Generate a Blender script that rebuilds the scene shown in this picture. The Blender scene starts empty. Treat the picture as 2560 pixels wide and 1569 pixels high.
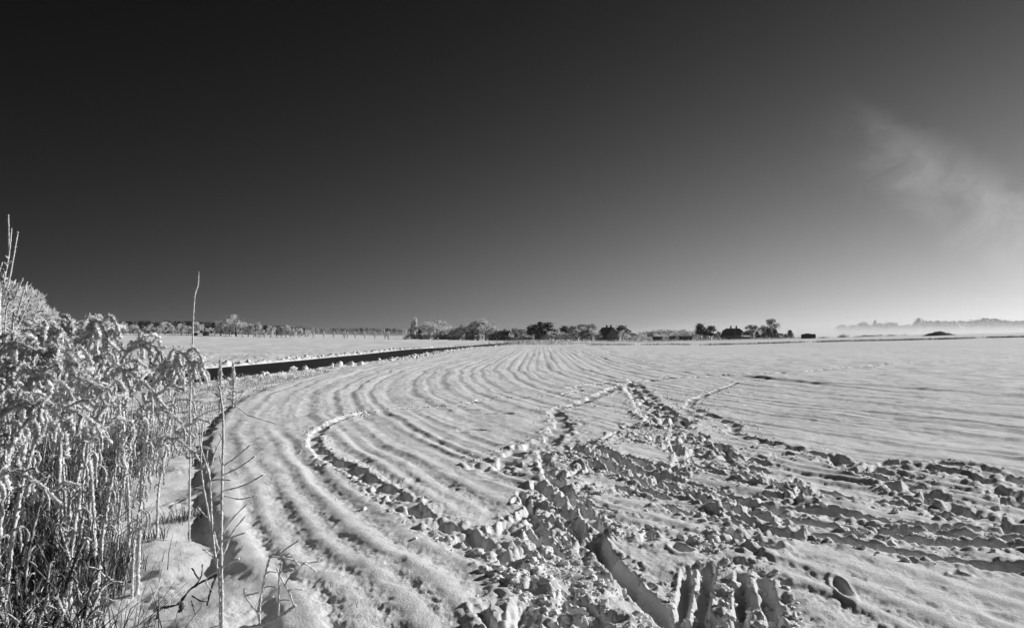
import bpy, math, random
import numpy as np
from mathutils import Vector, Matrix, noise as mnoise

random.seed(7)
RNG = np.random.default_rng(11)
SC = bpy.context.scene
COL = SC.collection
R = math.radians

# ------------------------------------------------------------------ camera
FPX, CX, CY, VH, CAMH = 1707.0, 1280.0, 784.5, 844.0, 1.75      # in pixels of the photograph
PITCH = math.atan((VH - CY) / FPX)
cam_d = bpy.data.cameras.new('camera')
cam = bpy.data.objects.new('camera', cam_d)
COL.objects.link(cam)
cam.location = (0, 0, CAMH)
cam.rotation_euler = (math.pi / 2 + PITCH, 0, 0)
cam_d.sensor_fit = 'HORIZONTAL'
cam_d.sensor_width = 36.0
cam_d.lens = 36.0 * FPX / 2560.0
cam_d.clip_start = 0.05
cam_d.clip_end = 20000
SC.camera = cam

# ------------------------------------------------------------------ sun and sky (black and white picture: every colour is neutral)
SUN_AZ, SUN_EL = 66.0, 21.5          # degrees right of the view direction, above the horizon
EXPOSURE = 0.17
SUN_E = 4.6
sd = bpy.data.lights.new('sun', 'SUN')
sd.energy = SUN_E
sd.angle = R(0.5)
sd.color = (1, 1, 1)
so = bpy.data.objects.new('sun', sd)
COL.objects.link(so)
sv = Vector((math.cos(R(SUN_EL)) * math.sin(R(SUN_AZ)), math.cos(R(SUN_EL)) * math.cos(R(SUN_AZ)), math.sin(R(SUN_EL))))
so.rotation_euler = sv.to_track_quat('Z', 'Y').to_euler()

W = bpy.data.worlds.new('World')
SC.world = W
W.use_nodes = True
nt = W.node_tree
nt.nodes.clear()
def N(t, kind, **kw):
    n = t.nodes.new(kind)
    for k, v in kw.items():
        setattr(n, k, v)
    return n
def math_node(t, op, a, b=None, clamp=False):
    n = t.nodes.new('ShaderNodeMath'); n.operation = op; n.use_clamp = clamp
    for i, x in enumerate((a, b)):
        if x is None: continue
        if isinstance(x, (int, float)): n.inputs[i].default_value = x
        else: t.links.new(x, n.inputs[i])
    return n.outputs[0]
out = N(nt, 'ShaderNodeOutputWorld')
bg = N(nt, 'ShaderNodeBackground')
sky = N(nt, 'ShaderNodeTexSky', sky_type='NISHITA')
sky.sun_disc = False
sky.sun_elevation = R(SUN_EL)
sky.sun_rotation = R(SUN_AZ)
sky.altitude = 50
sky.air_density = 1.0
sky.dust_density = 0.3
sky.ozone_density = 1.0
sep = N(nt, 'ShaderNodeSeparateColor')
nt.links.new(sky.outputs[0], sep.inputs[0])
# response of a red-filtered black and white film: log density from the sky's red light, the angle to the sun and the height above the horizon
tc = N(nt, 'ShaderNodeTexCoord')
def dotn(vec):
    n = N(nt, 'ShaderNodeVectorMath', operation='DOT_PRODUCT')
    nt.links.new(tc.outputs['Generated'], n.inputs[0]); n.inputs[1].default_value = vec
    return n.outputs['Value']
lgn = math_node(nt, 'LOGARITHM', math_node(nt, 'MAXIMUM', sep.outputs[0], 0.02), math.e)
elev = math_node(nt, 'MAXIMUM', dotn((0, 0, 1)), 0.0)
lg = math_node(nt, 'ADD', math_node(nt, 'ADD', math_node(nt, 'MULTIPLY', lgn, 0.472), math_node(nt, 'MULTIPLY',  dotn(sv), 2.38)), math_node(nt, 'ADD', math_node(nt, 'MULTIPLY', elev, -6.0), -3.21))
skyv = math_node(nt, 'ADD', math_node(nt, 'EXPONENT', lg), 0.0006)
SKY_K = 10.0 / 2 ** EXPOSURE
skyv = math_node(nt, 'MULTIPLY', skyv, SKY_K)
# a thin wisp of cloud high on the right
def sky_dir(u, v):
    a = Vector(((u - CX) / FPX, (CY - v) / FPX, -1.0)).normalized()
    return (Matrix.Rotation(math.pi / 2 + PITCH, 3, 'X') @ a)
c0 = sky_dir(2330, 362)
tl = sky_dir(2110, 235); br = sky_dir(2560, 478)
ax = (br - tl); ax -= ax.dot(c0) * c0; ax.normalize()
ay = c0.cross(ax).normalized()
if ay.z < 0: ay = -ay
cu, cv, cw = dotn(ax), dotn(ay), dotn(c0)
comb = N(nt, 'ShaderNodeCombineXYZ')
nt.links.new(cu, comb.inputs[0]); nt.links.new(cv, comb.inputs[1])
nz = N(nt, 'ShaderNodeTexNoise'); nz.inputs['Scale'].default_value = 16; nz.inputs['Detail'].default_value = 7; nz.inputs['Roughness'].default_value = 0.62
nz.inputs['Distortion'].default_value = 0.7
nt.links.new(comb.outputs[0], nz.inputs['Vector'])
warp = math_node(nt, 'MULTIPLY', math_node(nt, 'SUBTRACT', nz.outputs['Fac'], 0.5), 0.07)
cvw = math_node(nt, 'ADD', cv, warp)
def mrange(val, a, b, c=0.0, d=1.0, smooth=True):
    n = N(nt, 'ShaderNodeMapRange'); n.interpolation_type = 'SMOOTHSTEP' if smooth else 'LINEAR'
    nt.links.new(val, n.inputs[0])
    for i, x in enumerate((a, b, c, d)): n.inputs[i + 1].default_value = x
    return n.outputs[0]
upper = mrange(cvw, 0.022, -0.014)                # crisp upper edge
lower = mrange(cvw, -0.12, -0.005)                   # fades downward
along = math_node(nt, 'MULTIPLY', mrange(cu, -0.15, 0.02), mrange(cu, 0.45, 0.06))
wisp = math_node(nt, 'MULTIPLY', math_node(nt, 'MULTIPLY', upper, lower), math_node(nt, 'MULTIPLY', along, mrange(cw, 0.5, 0.9)))
wisp = math_node(nt, 'MULTIPLY', wisp, mrange(nz.outputs['Fac'], 0.15, 0.8))
CLOUD = 0.16 * SKY_K
skyt = math_node(nt, 'ADD', skyv, math_node(nt, 'MULTIPLY', wisp, CLOUD))
cc = N(nt, 'ShaderNodeCombineColor')
for i in range(3): nt.links.new(skyt, cc.inputs[i])
nt.links.new(cc.outputs[0], bg.inputs['Color'])
bg.inputs['Strength'].default_value = 0.1
nt.links.new(bg.outputs[0], out.inputs[0])

SC.view_settings.view_transform = 'Standard'
SC.view_settings.look = 'None'
SC.view_settings.exposure = EXPOSURE
SC.view_settings.gamma = 1.0
SC.view_settings.use_curve_mapping = False
SC.render.engine = 'CYCLES'
SC.cycles.max_bounces = 8
SC.cycles.diffuse_bounces = 6
SC.cycles.volume_bounces = 0
SC.cycles.use_denoising = True

# ------------------------------------------------------------------ materials
def mat_new(name):
    m = bpy.data.materials.new(name); m.use_nodes = True
    t = m.node_tree
    b = t.nodes['Principled BSDF']
    b.inputs['Roughness'].default_value = 0.9
    b.inputs['Specular IOR Level'].default_value = 0.15
    return m, t, b
def grey(v): return (v, v, v, 1)
def noise_ramp(t, scale, stops, detail=4, rough=0.6, coord='pos'):
    n = N(t, 'ShaderNodeTexNoise'); n.inputs['Scale'].default_value = scale
    n.inputs['Detail'].default_value = detail; n.inputs['Roughness'].default_value = rough
    if coord == 'pos':
        g = N(t, 'ShaderNodeNewGeometry'); t.links.new(g.outputs['Position'], n.inputs['Vector'])
    else:
        g = N(t, 'ShaderNodeTexCoord'); t.links.new(g.outputs['Object'], n.inputs['Vector'])
    r = N(t, 'ShaderNodeValToRGB')
    els = r.color_ramp.elements
    els[0].position, els[0].color = stops[0][0], grey(stops[0][1])
    els[1].position, els[1].color = stops[-1][0], grey(stops[-1][1])
    for p, c in stops[1:-1]:
        e = els.new(p); e.color = grey(c)
    t.links.new(n.outputs['Fac'], r.inputs[0])
    return r.outputs[0]
def noisy(name, scale, stops, rough=0.9, bump=0.0, bscale=60, bdist=0.01, coord='pos', detail=4):
    m, t, b = mat_new(name)
    t.links.new(noise_ramp(t, scale, stops, detail, coord=coord), b.inputs['Base Color'])
    b.inputs['Roughness'].default_value = rough
    if bump:
        n = N(t, 'ShaderNodeTexNoise'); n.inputs['Scale'].default_value = bscale; n.inputs['Detail'].default_value = 5
        g = N(t, 'ShaderNodeNewGeometry'); t.links.new(g.outputs['Position'], n.inputs['Vector'])
        bp = N(t, 'ShaderNodeBump'); bp.inputs['Strength'].default_value = bump; bp.inputs['Distance'].default_value = bdist
        t.links.new(n.outputs['Fac'], bp.inputs['Height']); t.links.new(bp.outputs[0], b.inputs['Normal'])
    return m

def snow_ground_material():
    m, t, b = mat_new('snow_ground')
    base = noise_ramp(t, 3.0, [(0.3, 0.80), (0.7, 0.86)])
    at = N(t, 'ShaderNodeAttribute', attribute_name='litter')
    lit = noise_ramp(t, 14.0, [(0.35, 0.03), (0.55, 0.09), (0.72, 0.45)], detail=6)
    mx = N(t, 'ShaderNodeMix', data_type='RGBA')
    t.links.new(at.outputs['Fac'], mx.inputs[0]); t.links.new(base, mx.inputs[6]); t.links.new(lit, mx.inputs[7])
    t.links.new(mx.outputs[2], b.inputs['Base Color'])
    b.inputs['Roughness'].default_value = 0.75
    b.inputs['Subsurface Weight'].default_value = 0.5; b.inputs['Subsurface Radius'].default_value = (0.010, 0.010, 0.010); b.inputs['Subsurface Scale'].default_value = 1.0
    g = N(t, 'ShaderNodeNewGeometry')
    n1 = N(t, 'ShaderNodeTexNoise'); n1.inputs['Scale'].default_value = 60; n1.inputs['Detail'].default_value = 6; n1.inputs['Roughness'].default_value = 0.72
    n2 = N(t, 'ShaderNodeTexNoise'); n2.inputs['Scale'].default_value = 7; n2.inputs['Detail'].default_value = 5
    for n in (n1, n2): t.links.new(g.outputs['Position'], n.inputs['Vector'])
    b1 = N(t, 'ShaderNodeBump'); b1.inputs['Strength'].default_value = 0.9; b1.inputs['Distance'].default_value = 0.022
    b2 = N(t, 'ShaderNodeBump'); b2.inputs['Strength'].default_value = 0.35; b2.inputs['Distance'].default_value = 0.03
    t.links.new(n1.outputs['Fac'], b1.inputs['Height']); t.links.new(n2.outputs['Fac'], b2.inputs['Height'])
    t.links.new(b2.outputs[0], b1.inputs['Normal']); t.links.new(b1.outputs[0], b.inputs['Normal'])
    return m
M_SNOW = snow_ground_material()
M_CLOD = noisy('snow_clod', 12, [(0.3, 0.80), (0.7, 0.88)], 0.8, 0.6, 55, 0.012)
M_ROAD = noisy('asphalt', 0.9, [(0.3, 0.012), (0.55, 0.02), (0.8, 0.04)], 0.9, 0.3, 40, 0.01)
M_FROST = noisy('hoar_frost', 70, [(0.28, 0.22), (0.42, 0.66), (0.58, 0.88)], 0.9, 1.0, 160, 0.010, detail=6)
M_STALK = noisy('frosted_stalk', 85, [(0.32, 0.08), (0.46, 0.46), (0.60, 0.80)], 0.9, 0.8, 200, 0.006, detail=6)
M_GRASS = noisy('frosted_grass', 9, [(0.38, 0.03), (0.52, 0.17), (0.66, 0.72)], 0.9)
M_RIME = noisy('rimed_grass', 20, [(0.30, 0.25), (0.45, 0.6), (0.64, 0.8)], 0.9)
M_DRY = noisy('dry_stem', 30, [(0.35, 0.03), (0.55, 0.10), (0.7, 0.45)], 0.9)
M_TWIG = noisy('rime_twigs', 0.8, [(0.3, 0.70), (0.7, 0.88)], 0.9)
_t = M_TWIG.node_tree; _tr = N(_t, 'ShaderNodeBsdfTranslucent'); _tr.inputs[0].default_value = grey(0.85)
_mx = N(_t, 'ShaderNodeMixShader'); _mx.inputs[0].default_value = 0.4
_t.links.new(_t.nodes['Principled BSDF'].outputs[0], _mx.inputs[1]); _t.links.new(_tr.outputs[0], _mx.inputs[2]); _t.links.new(_mx.outputs[0], _t.nodes['Material Output'].inputs[0])
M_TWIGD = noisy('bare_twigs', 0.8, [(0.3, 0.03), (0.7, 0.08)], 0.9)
M_BARK = noisy('dark_bark', 3, [(0.3, 0.03), (0.7, 0.10)], 0.9)
M_NEEDLE = noisy('dark_needles', 1.0, [(0.3, 0.015), (0.6, 0.04), (0.8, 0.08)], 0.9)
M_WALLD = noisy('brick_wall', 0.6, [(0.3, 0.10), (0.7, 0.16)], 0.9)
M_WALLP = noisy('pale_render', 0.6, [(0.3, 0.50), (0.7, 0.62)], 0.9)
M_ROOF = noisy('dark_roof', 0.8, [(0.3, 0.035), (0.7, 0.07)], 0.85)
M_ROOFS = noisy('snowy_roof', 0.5, [(0.3, 0.5), (0.6, 0.82)], 0.85)
M_GLASS, _t, _b = mat_new('window_glass'); _b.inputs['Base Color'].default_value = grey(0.02); _b.inputs['Roughness'].default_value = 0.1; _b.inputs['Specular IOR Level'].default_value = 0.5
M_TRIM = noisy('window_trim', 2, [(0.3, 0.45), (0.7, 0.6)])
M_DARK = noisy('dark_boards', 2, [(0.3, 0.02), (0.7, 0.05)])
M_SOIL = noisy('earth_heap', 0.7, [(0.35, 0.04), (0.6, 0.09), (0.72, 0.5)])
M_POST = noisy('grey_wood', 3, [(0.3, 0.06), (0.7, 0.16)])
M_CAR, _t, _b = mat_new('car_paint'); _b.inputs['Base Color'].default_value = grey(0.03); _b.inputs['Roughness'].default_value = 0.35

# ------------------------------------------------------------------ small helpers
def tag(o, label=None, cat=None, group=None, kind=None):
    if label: o['label'] = label
    if cat: o['category'] = cat
    if group: o['group'] = group
    if kind: o['kind'] = kind
    return o
class MB:
    """collects vertices and faces, then links them as one mesh object"""
    def __init__(s): s.v, s.f, s.m = [], [], []
    def face(s, pts, m=0):
        i = len(s.v); s.v.extend([tuple(p) for p in pts]); s.f.append(tuple(range(i, i + len(pts)))); s.m.append(m)
    def box(s, c, d, m=0, rz=0.0):
        i = len(s.v); cr, sr = math.cos(rz), math.sin(rz)
        for z in (-1, 1):
            for x, y in ((-1, -1), (1, -1), (1, 1), (-1, 1)):
                px, py = x * d[0] / 2, y * d[1] / 2
                s.v.append((c[0] + px * cr - py * sr, c[1] + px * sr + py * cr, c[2] + z * d[2] / 2))
        for q in ((3, 2, 1, 0), (4, 5, 6, 7), (0, 1, 5, 4), (1, 2, 6, 5), (2, 3, 7, 6), (3, 0, 4, 7)):
            s.f.append(tuple(i + k for k in q)); s.m.append(m)
    def tube(s, pts, rad, sides=5, jit=0.0, m=0, rnd=random):
        n = len(pts); i0 = len(s.v)
        up = Vector((0.31, 0.2, 0.93))
        for k, p in enumerate(pts):
            a = Vector(pts[max(k - 1, 0)]); b = Vector(pts[min(k + 1, n - 1)])
            d = (b - a)
            if d.length < 1e-9: d = Vector((0, 0, 1))
            d.normalize()
            if abs(d.dot(up)) > 0.97: e = d.cross(Vector((1, 0, 0)))
            else: e = d.cross(up)
            e.normalize(); f = d.cross(e)
            r = rad[k] if hasattr(rad, '__len__') else rad
            for q in range(sides):
                t = 2 * math.pi * q / sides
                rr = r * (1 + jit * rnd.uniform(-1, 1.3))
                s.v.append(tuple(Vector(p) + (e * math.cos(t) + f * math.sin(t)) * rr))
        for k in range(n - 1):
            for q in range(sides):
                a = i0 + k * sides + q; b = i0 + k * sides + (q + 1) % sides
                s.f.append((a, b, b + sides, a + sides)); s.m.append(m)
        if n > 1:
            s.f.append(tuple(i0 + q for q in range(sides))[::-1]); s.m.append(m)
            s.f.append(tuple(i0 + (n - 1) * sides + q for q in range(sides))); s.m.append(m)
    def mesh(s, name, mats, smooth=False):
        me = bpy.data.meshes.new(name)
        me.from_pydata(s.v, [], s.f)
        for mm in (mats if isinstance(mats, (list, tuple)) else [mats]): me.materials.append(mm)
        if any(s.m): me.polygons.foreach_set('material_index', s.m)
        if smooth: me.polygons.foreach_set('use_smooth', [True] * len(s.f))
        me.update()
        return me
    def build(s, name, mats, parent=None, smooth=False):
        return link(name, s.mesh(name, mats, smooth), parent)
def link(name, me, parent=None):
    o = bpy.data.objects.new(name, me); COL.objects.link(o)
    if parent: o.parent = parent
    return o
def empty(name, loc=(0, 0, 0), rz=0.0, sc=1.0):
    o = bpy.data.objects.new(name, None); COL.objects.link(o)
    o.empty_display_size = 0.2
    o.location = loc; o.rotation_euler = (0, 0, rz); o.scale = sc if hasattr(sc, '__len__') else (sc, sc, sc)
    return o
KIDS = {}
def note(root, *parts): KIDS.setdefault(root.name, []).extend(parts); return root
def copy_tree(o, parent=None):
    c = o.copy(); COL.objects.link(c)
    if parent: c.parent = parent
    for ch in o.children: copy_tree(ch, c)
    return c
def spline(pts, n):
    """catmull-rom through the points, n samples"""
    P_ = np.array(pts, float); m = len(P_)
    if m == 2: return [tuple(P_[0] + (P_[1] - P_[0]) * k / (n - 1)) for k in range(n)]
    ext = np.vstack([2 * P_[0] - P_[1], P_, 2 * P_[-1] - P_[-2]])
    res = []
    for k in range(n):
        t = k / (n - 1) * (m - 1); i = min(int(t), m - 2); f = t - i
        a, b, c, d = ext[i], ext[i + 1], ext[i + 2], ext[i + 3]
        res.append(tuple(0.5 * (2 * b + (c - a) * f + (2 * a - 5 * b + 4 * c - d) * f ** 2 + (3 * b - a - 3 * c + d) * f ** 3)))
    return res
def sstep(a, b, x):
    t = np.clip((x - a) / (b - a), 0, 1)
    return t * t * (3 - 2 * t)
# gradient noise, vectorised
_perm = np.random.default_rng(3).permutation(1024).astype(np.int32)
_perm = np.concatenate([_perm, _perm])
_gx = np.cos(np.arange(1024) * 2 * np.pi / 1024 * 37); _gy = np.sin(np.arange(1024) * 2 * np.pi / 1024 * 37)
def pn(x, y, seed=0):
    x = np.asarray(x, float) + seed * 17.31; y = np.asarray(y, float) + seed * 9.17
    xi = np.floor(x).astype(np.int64); yi = np.floor(y).astype(np.int64)
    xf = x - xi; yf = y - yi
    u = xf * xf * xf * (xf * (xf * 6 - 15) + 10); v = yf * yf * yf * (yf * (yf * 6 - 15) + 10)
    def h(a, b): return _perm[_perm[a & 1023] + (b & 1023)]
    def gd(a, b, dx, dy):
        k = h(a, b); return _gx[k] * dx + _gy[k] * dy
    n00 = gd(xi, yi, xf, yf); n10 = gd(xi + 1, yi, xf - 1, yf)
    n01 = gd(xi, yi + 1, xf, yf - 1); n11 = gd(xi + 1, yi + 1, xf - 1, yf - 1)
    return ((n00 * (1 - u) + n10 * u) * (1 - v) + (n01 * (1 - u) + n11 * u) * v) * 1.5
def fbm(x, y, o=4, seed=0, gain=0.5, lac=2.07):
    a, s = 1.0, 0.0
    for k in range(o):
        s = s + a * pn(x, y, seed + k); x = x * lac; y = y * lac; a *= gain
    return s
def billow(x, y, o=4, seed=0, gain=0.5, wl=None, cell=None):
    """puffy tops, sharp valleys, about zero on average; octaves finer than the grid fade out"""
    a, s = 1.0, 0.0
    for k in range(o):
        t = a * (3.2 * np.abs(pn(x, y, seed + k)) - 0.75)
        if cell is not None: t = t * sstep(1.6, 3.5, wl / cell); wl = wl / 2.1
        s = s + t; x = x * 2.1; y = y * 2.1; a *= gain
    return s

# ------------------------------------------------------------------ pixels to places
def ray(u, v):
    a = Vector(((u - CX) / FPX, (CY - v) / FPX, -1.0))
    r = Matrix.Rotation(math.pi / 2 + PITCH, 3, 'X') @ a
    return r / r.y
def P(u, v, d):
    r = ray(u, v); return Vector((r.x * d, d, CAMH + r.z * d))
def Hb(x, y):
    """the gentle lie of the land, in metres"""
    x = np.asarray(x, float); y = np.asarray(y, float)
    left = 3.3 * sstep(50, 270, y) * sstep(12, -165, x) + 2.2 * sstep(280, 600, y) * sstep(-40, -260, x)
    rr = np.maximum(0, x - 48); right = (0.0285 * rr + 0.25 * (1 - np.exp(-rr / 12)) * 0) * sstep(15, 140, y)
    right = np.minimum(right, 6.0) * (1 - sstep(215, 330, y))
    mid = 0.25 * sstep(150, 320, y) + 0.25 * fbm(x / 70, y / 70, 2, 40) * sstep(20, 120, np.hypot(x, y)) * (1 - sstep(250, 420, y))
    return left + right + mid
def GP(u, v):
    d = 200.0
    r = ray(u, v)
    lo, hi = 1.5, 900.0
    # march out until the ray meets the land
    ds = np.geomspace(1.5, 900, 1500)
    z = CAMH + r.z * ds - Hb(r.x * ds, ds)
    k = np.argmax(z < 0)
    if z[k] >= 0: k = len(ds) - 1
    d = ds[k]
    return (r.x * d, d)

# field edge: the outermost plough row
EDGE = [(1.2, -1.4)] + [GP(*p) for p in ((730, 1569), (640, 1450), (560, 1300), (528, 1150), (545, 1060), (600, 1005), (660, 975), (800, 935), (1000, 899))] + [(-3.0, 190.0), (3.0, 330.0)]
EDGE = np.array(spline(EDGE, 90))
def poly_dist(x, y, pl):
    """distance to a polyline, side (+ right of travel) and arc length"""
    best = np.full(x.shape, 1e9); side = np.zeros(x.shape); arc = np.zeros(x.shape); L = 0.0
    for k in range(len(pl) - 1):
        ax_, ay_ = pl[k][:2]; bx, by = pl[k + 1][:2]
        dx, dy = bx - ax_, by - ay_; l2 = dx * dx + dy * dy + 1e-12; l = math.sqrt(l2)
        t = np.clip(((x - ax_) * dx + (y - ay_) * dy) / l2, 0, 1)
        qx = x - ax_ - t * dx; qy = y - ay_ - t * dy; dd = qx * qx + qy * qy
        m = dd < best
        best = np.where(m, dd, best); side = np.where(m, np.where(dx * qy - dy * qx < 0, 1.0, -1.0), side); arc = np.where(m, L + t * l, arc)
        L += l
    return np.sqrt(best), side, arc
ROAD = np.array(spline([(-21, -25), (-17.8, 5), (-15.1, 34), (-14.1, 49), (-13.2, 68), (-12.0, 88), (-9.2, 124), (-5.4, 157), (1, 186), (11, 212), (30, 236), (60, 255)], 90))
ROAD_W = 6.4

# ------------------------------------------------------------------ the ground sheet (polar grid, fine where the field is near)
ang = np.concatenate([np.linspace(-180, -46, 46, endpoint=False), np.linspace(-46, -40, 24, endpoint=False), np.linspace(-40, 40, 960, endpoint=False), np.linspace(40, 46, 24, endpoint=False), np.linspace(46, 180, 47)])
ang = np.radians(ang)
rad = [0.25]
while rad[-1] < 2400:
    r_ = rad[-1]
    q = 1.09 if r_ < 2.6 else 1.02 if r_ < 3.5 else 1.0042 if r_ < 9 else 1.0052 if r_ < 62 else 1.012 if r_ < 340 else 1.07
    rad.append(r_ * q)
rad = np.array(rad)
AA, RR = np.meshgrid(ang, rad)
GX = RR * np.sin(AA); GY = RR * np.cos(AA)

# tracks in the snow, as traced on the ground: (points, width, depth, rim, roughness)
def trail(px, w, dp, rim, rough=1.0): return (np.array(spline([GP(*p) for p in px], 6 * len(px))), w, dp, rim, rough)
TRAILS = [
    trail([(1290, 1420), (1256, 1387), (1160, 1340), (1065, 1299), (985, 1241), (888, 1179), (821, 1148), (785, 1113), (790, 1085), (813, 1066), (866, 1042), (900, 1033)], 0.16, 0.10, 0.045, 1.4),
    trail([(900, 1033), (937, 1028), (1043, 1017), (1154, 1011), (1233, 995), (1375, 991), (1450, 975)], 0.16, 0.06, 0.06, 1.3),
    trail([(1215, 1166), (1264, 1157), (1300, 1126), (1380, 1095), (1405, 1060), (1391, 1024), (1455, 1006), (1508, 984), (1548, 966), (1610, 953), (1743, 942), (2000, 933)], 0.30, 0.10, 0.06, 1.3),
    trail([(2000, 933), (2270, 910), (2560, 885)], 0.5, 0.13, 0.10, 1.3),
    trail([(1430, 970), (1520, 955), (1620, 948), (1760, 938)], 0.40, 0.07, 0.08, 1.0),
    trail([(1570, 962), (1601, 1006), (1650, 1062)], 0.34, 0.13, 0.10, 1.3),
    trail([(1588, 962), (1640, 1010), (1710, 1068)], 0.34, 0.13, 0.10, 1.3),
    trail([(1575, 975), (1620, 1010), (1680, 1064)], 0.30, 0.10, 0.07, 1.3),
    trail([(1920, 946), (1849, 955), (1805, 971), (1743, 995), (1720, 1015), (1743, 1028)], 0.20, 0.07, 0.012, 1.3),
    trail([(1743, 1028), (1787, 1046), (1836, 1064), (1831, 1081), (1900, 1104), (2002, 1126), (2086, 1148), (2166, 1175), (2232, 1188), (2285, 1219), (2343, 1254), (2431, 1290), (2560, 1325)], 0.20, 0.08, 0.05, 1.3),
    trail([(2060, 1150), (2150, 1182), (2225, 1212), (2290, 1250), (2360, 1290)], 0.16, 0.08, 0.07, 1.1),
    trail([(2219, 1157), (2365, 1161), (2467, 1174), (2560, 1210)], 0.19, 0.09, 0.06),
    trail([(2180, 1170), (2330, 1175), (2440, 1200), (2560, 1265)], 0.22, 0.09, 0.08),
    trail([(1958, 1276), (2090, 1285), (2210, 1307), (2321, 1316), (2475, 1325), (2600, 1332)], 0.15, 0.12, 0.06, 0.8),
    trail([(1975, 1307), (2121, 1325), (2299, 1352), (2560, 1369)], 0.15, 0.12, 0.06, 0.8),
    trail([(2046, 1347), (2166, 1369), (2321, 1391), (2600, 1425)], 0.15, 0.11, 0.06, 0.8),
    trail([(2150, 1335), (2300, 1330), (2450, 1345), (2600, 1350)], 0.13, 0.09, 0.05, 0.8),
    trail([(2458, 1254), (2600, 1245)], 0.13, 0.08, 0.04, 0.6),
    trail([(2051, 1232), (2135, 1250), (2321, 1263)], 0.14, 0.10, 0.06),
    trail([(1860, 1150), (1960, 1140), (2060, 1135), (2110, 1150)], 0.15, 0.07, 0.05),
    trail([(1480, 1352), (1566, 1449), (1672, 1555), (1690, 1600)], 0.115, 0.17, 0.05, 0.35),
    trail([(1721, 1431), (1712, 1490), (1699, 1580)], 0.07, 0.13, 0.03, 0.5),
    trail([(1770, 1425), (1758, 1490), (1742, 1580)], 0.08, 0.14, 0.03, 0.5),
    trail([(1856, 1440), (1853, 1500), (1849, 1590)], 0.065, 0.17, 0.03, 0.4),
    trail([(1905, 1460), (1920, 1500), (1951, 1590)], 0.09, 0.10, 0.05, 0.7),
    trail([(1345, 1215), (1400, 1270), (1440, 1330), (1490, 1360)], 0.13, 0.15, 0.08, 1.3),
    trail([(1360, 1140), (1372, 1190), (1430, 1245), (1478, 1300), (1500, 1350)], 0.14, 0.14, 0.08, 1.3),
    trail([(1495, 1120), (1520, 1135), (1560, 1160), (1600, 1180)], 0.12, 0.12, 0.05, 0.7),
    trail([(1440, 1120), (1500, 1150), (1560, 1185), (1640, 1215)], 0.12, 0.10, 0.06, 0.8),
    trail([(1550, 1215), (1600, 1222), (1660, 1240)], 0.12, 0.10, 0.05, 0.6),
    trail([(1660, 1262), (1720, 1285), (1790, 1300), (1880, 1320)], 0.13, 0.11, 0.06, 1.0),
    trail([(1240, 1330), (1290, 1300), (1345, 1265)], 0.10, 0.10, 0.09, 1.2),
    trail([(1300, 1235), (1320, 1270), (1330, 1295)], 0.06, 0.06, 0.03, 0.5),
    trail([(1680, 1100), (1700, 1140), (1690, 1170)], 0.11, 0.11, 0.07, 1.1),
    trail([(1800, 1115), (1815, 1135), (1820, 1150)], 0.16, 0.11, 0.07, 1.1),
    trail([(1240, 1560), (1275, 1500), (1300, 1450)], 0.12, -0.05, 0.0, 1.2),
]
TRAMPLED = np.array([GP(*p) for p in ((1225, 1640), (1240, 1560), (1285, 1500), (1250, 1440), (1290, 1390), (1275, 1335), (1320, 1280), (1390, 1235), (1360, 1165), (1405, 1115), (1500, 1092), (1640, 1050), (1740, 1082), (1840, 1128), (1900, 1165), (1960, 1205), (2030, 1235), (1985, 1270), (1950, 1290), (2000, 1330), (2030, 1365), (1960, 1410), (1965, 1450), (2000, 1500), (2080, 1640))])
CALM = [  # smooth islands inside the trampled patch: centre px, radius in metres
    ((1610, 1275), 0.75), ((1640, 1390), 0.42), ((1690, 1480), 0.25), ((1580, 1520), 0.15), ((1390, 1340), 0.20), ((1800, 1395), 0.16), ((1590, 1130), 0.7), ((1500, 1200), 0.3), ((1900, 1240), 0.35), ((1440, 1455), 0.10), ((1760, 1200), 0.4)]
def in_poly(x, y, pl):
    r = np.zeros(x.shape, bool); n = len(pl); j = n - 1
    for i in range(n):
        xi, yi = pl[i]; xj, yj = pl[j]
        c = ((yi > y) != (yj > y)) & (x < (xj - xi) * (y - yi) / (yj - yi + 1e-12) + xi)
        r ^= c; j = i
    return r
def tramp_mask(x, y):
    wx = x + 0.22 * pn(x * 1.7, y * 1.7, 5) + 0.08 * pn(x * 6, y * 6, 6); wy = y + 0.3 * pn(x * 1.7, y * 1.7, 7) + 0.08 * pn(x * 6, y * 6, 8)
    ins = in_poly(wx, wy, TRAMPLED)
    d, _, _ = poly_dist(wx, wy, np.vstack([TRAMPLED, TRAMPLED[:1]]))
    m = sstep(-0.06, 0.16, np.where(ins, d, -d))
    for (c, r) in CALM:
        cx_, cy_ = GP(*c)
        m = m * sstep(0.55, 1.15, np.hypot((wx - cx_), (wy - cy_) * 0.75) / r)
    return m

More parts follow.
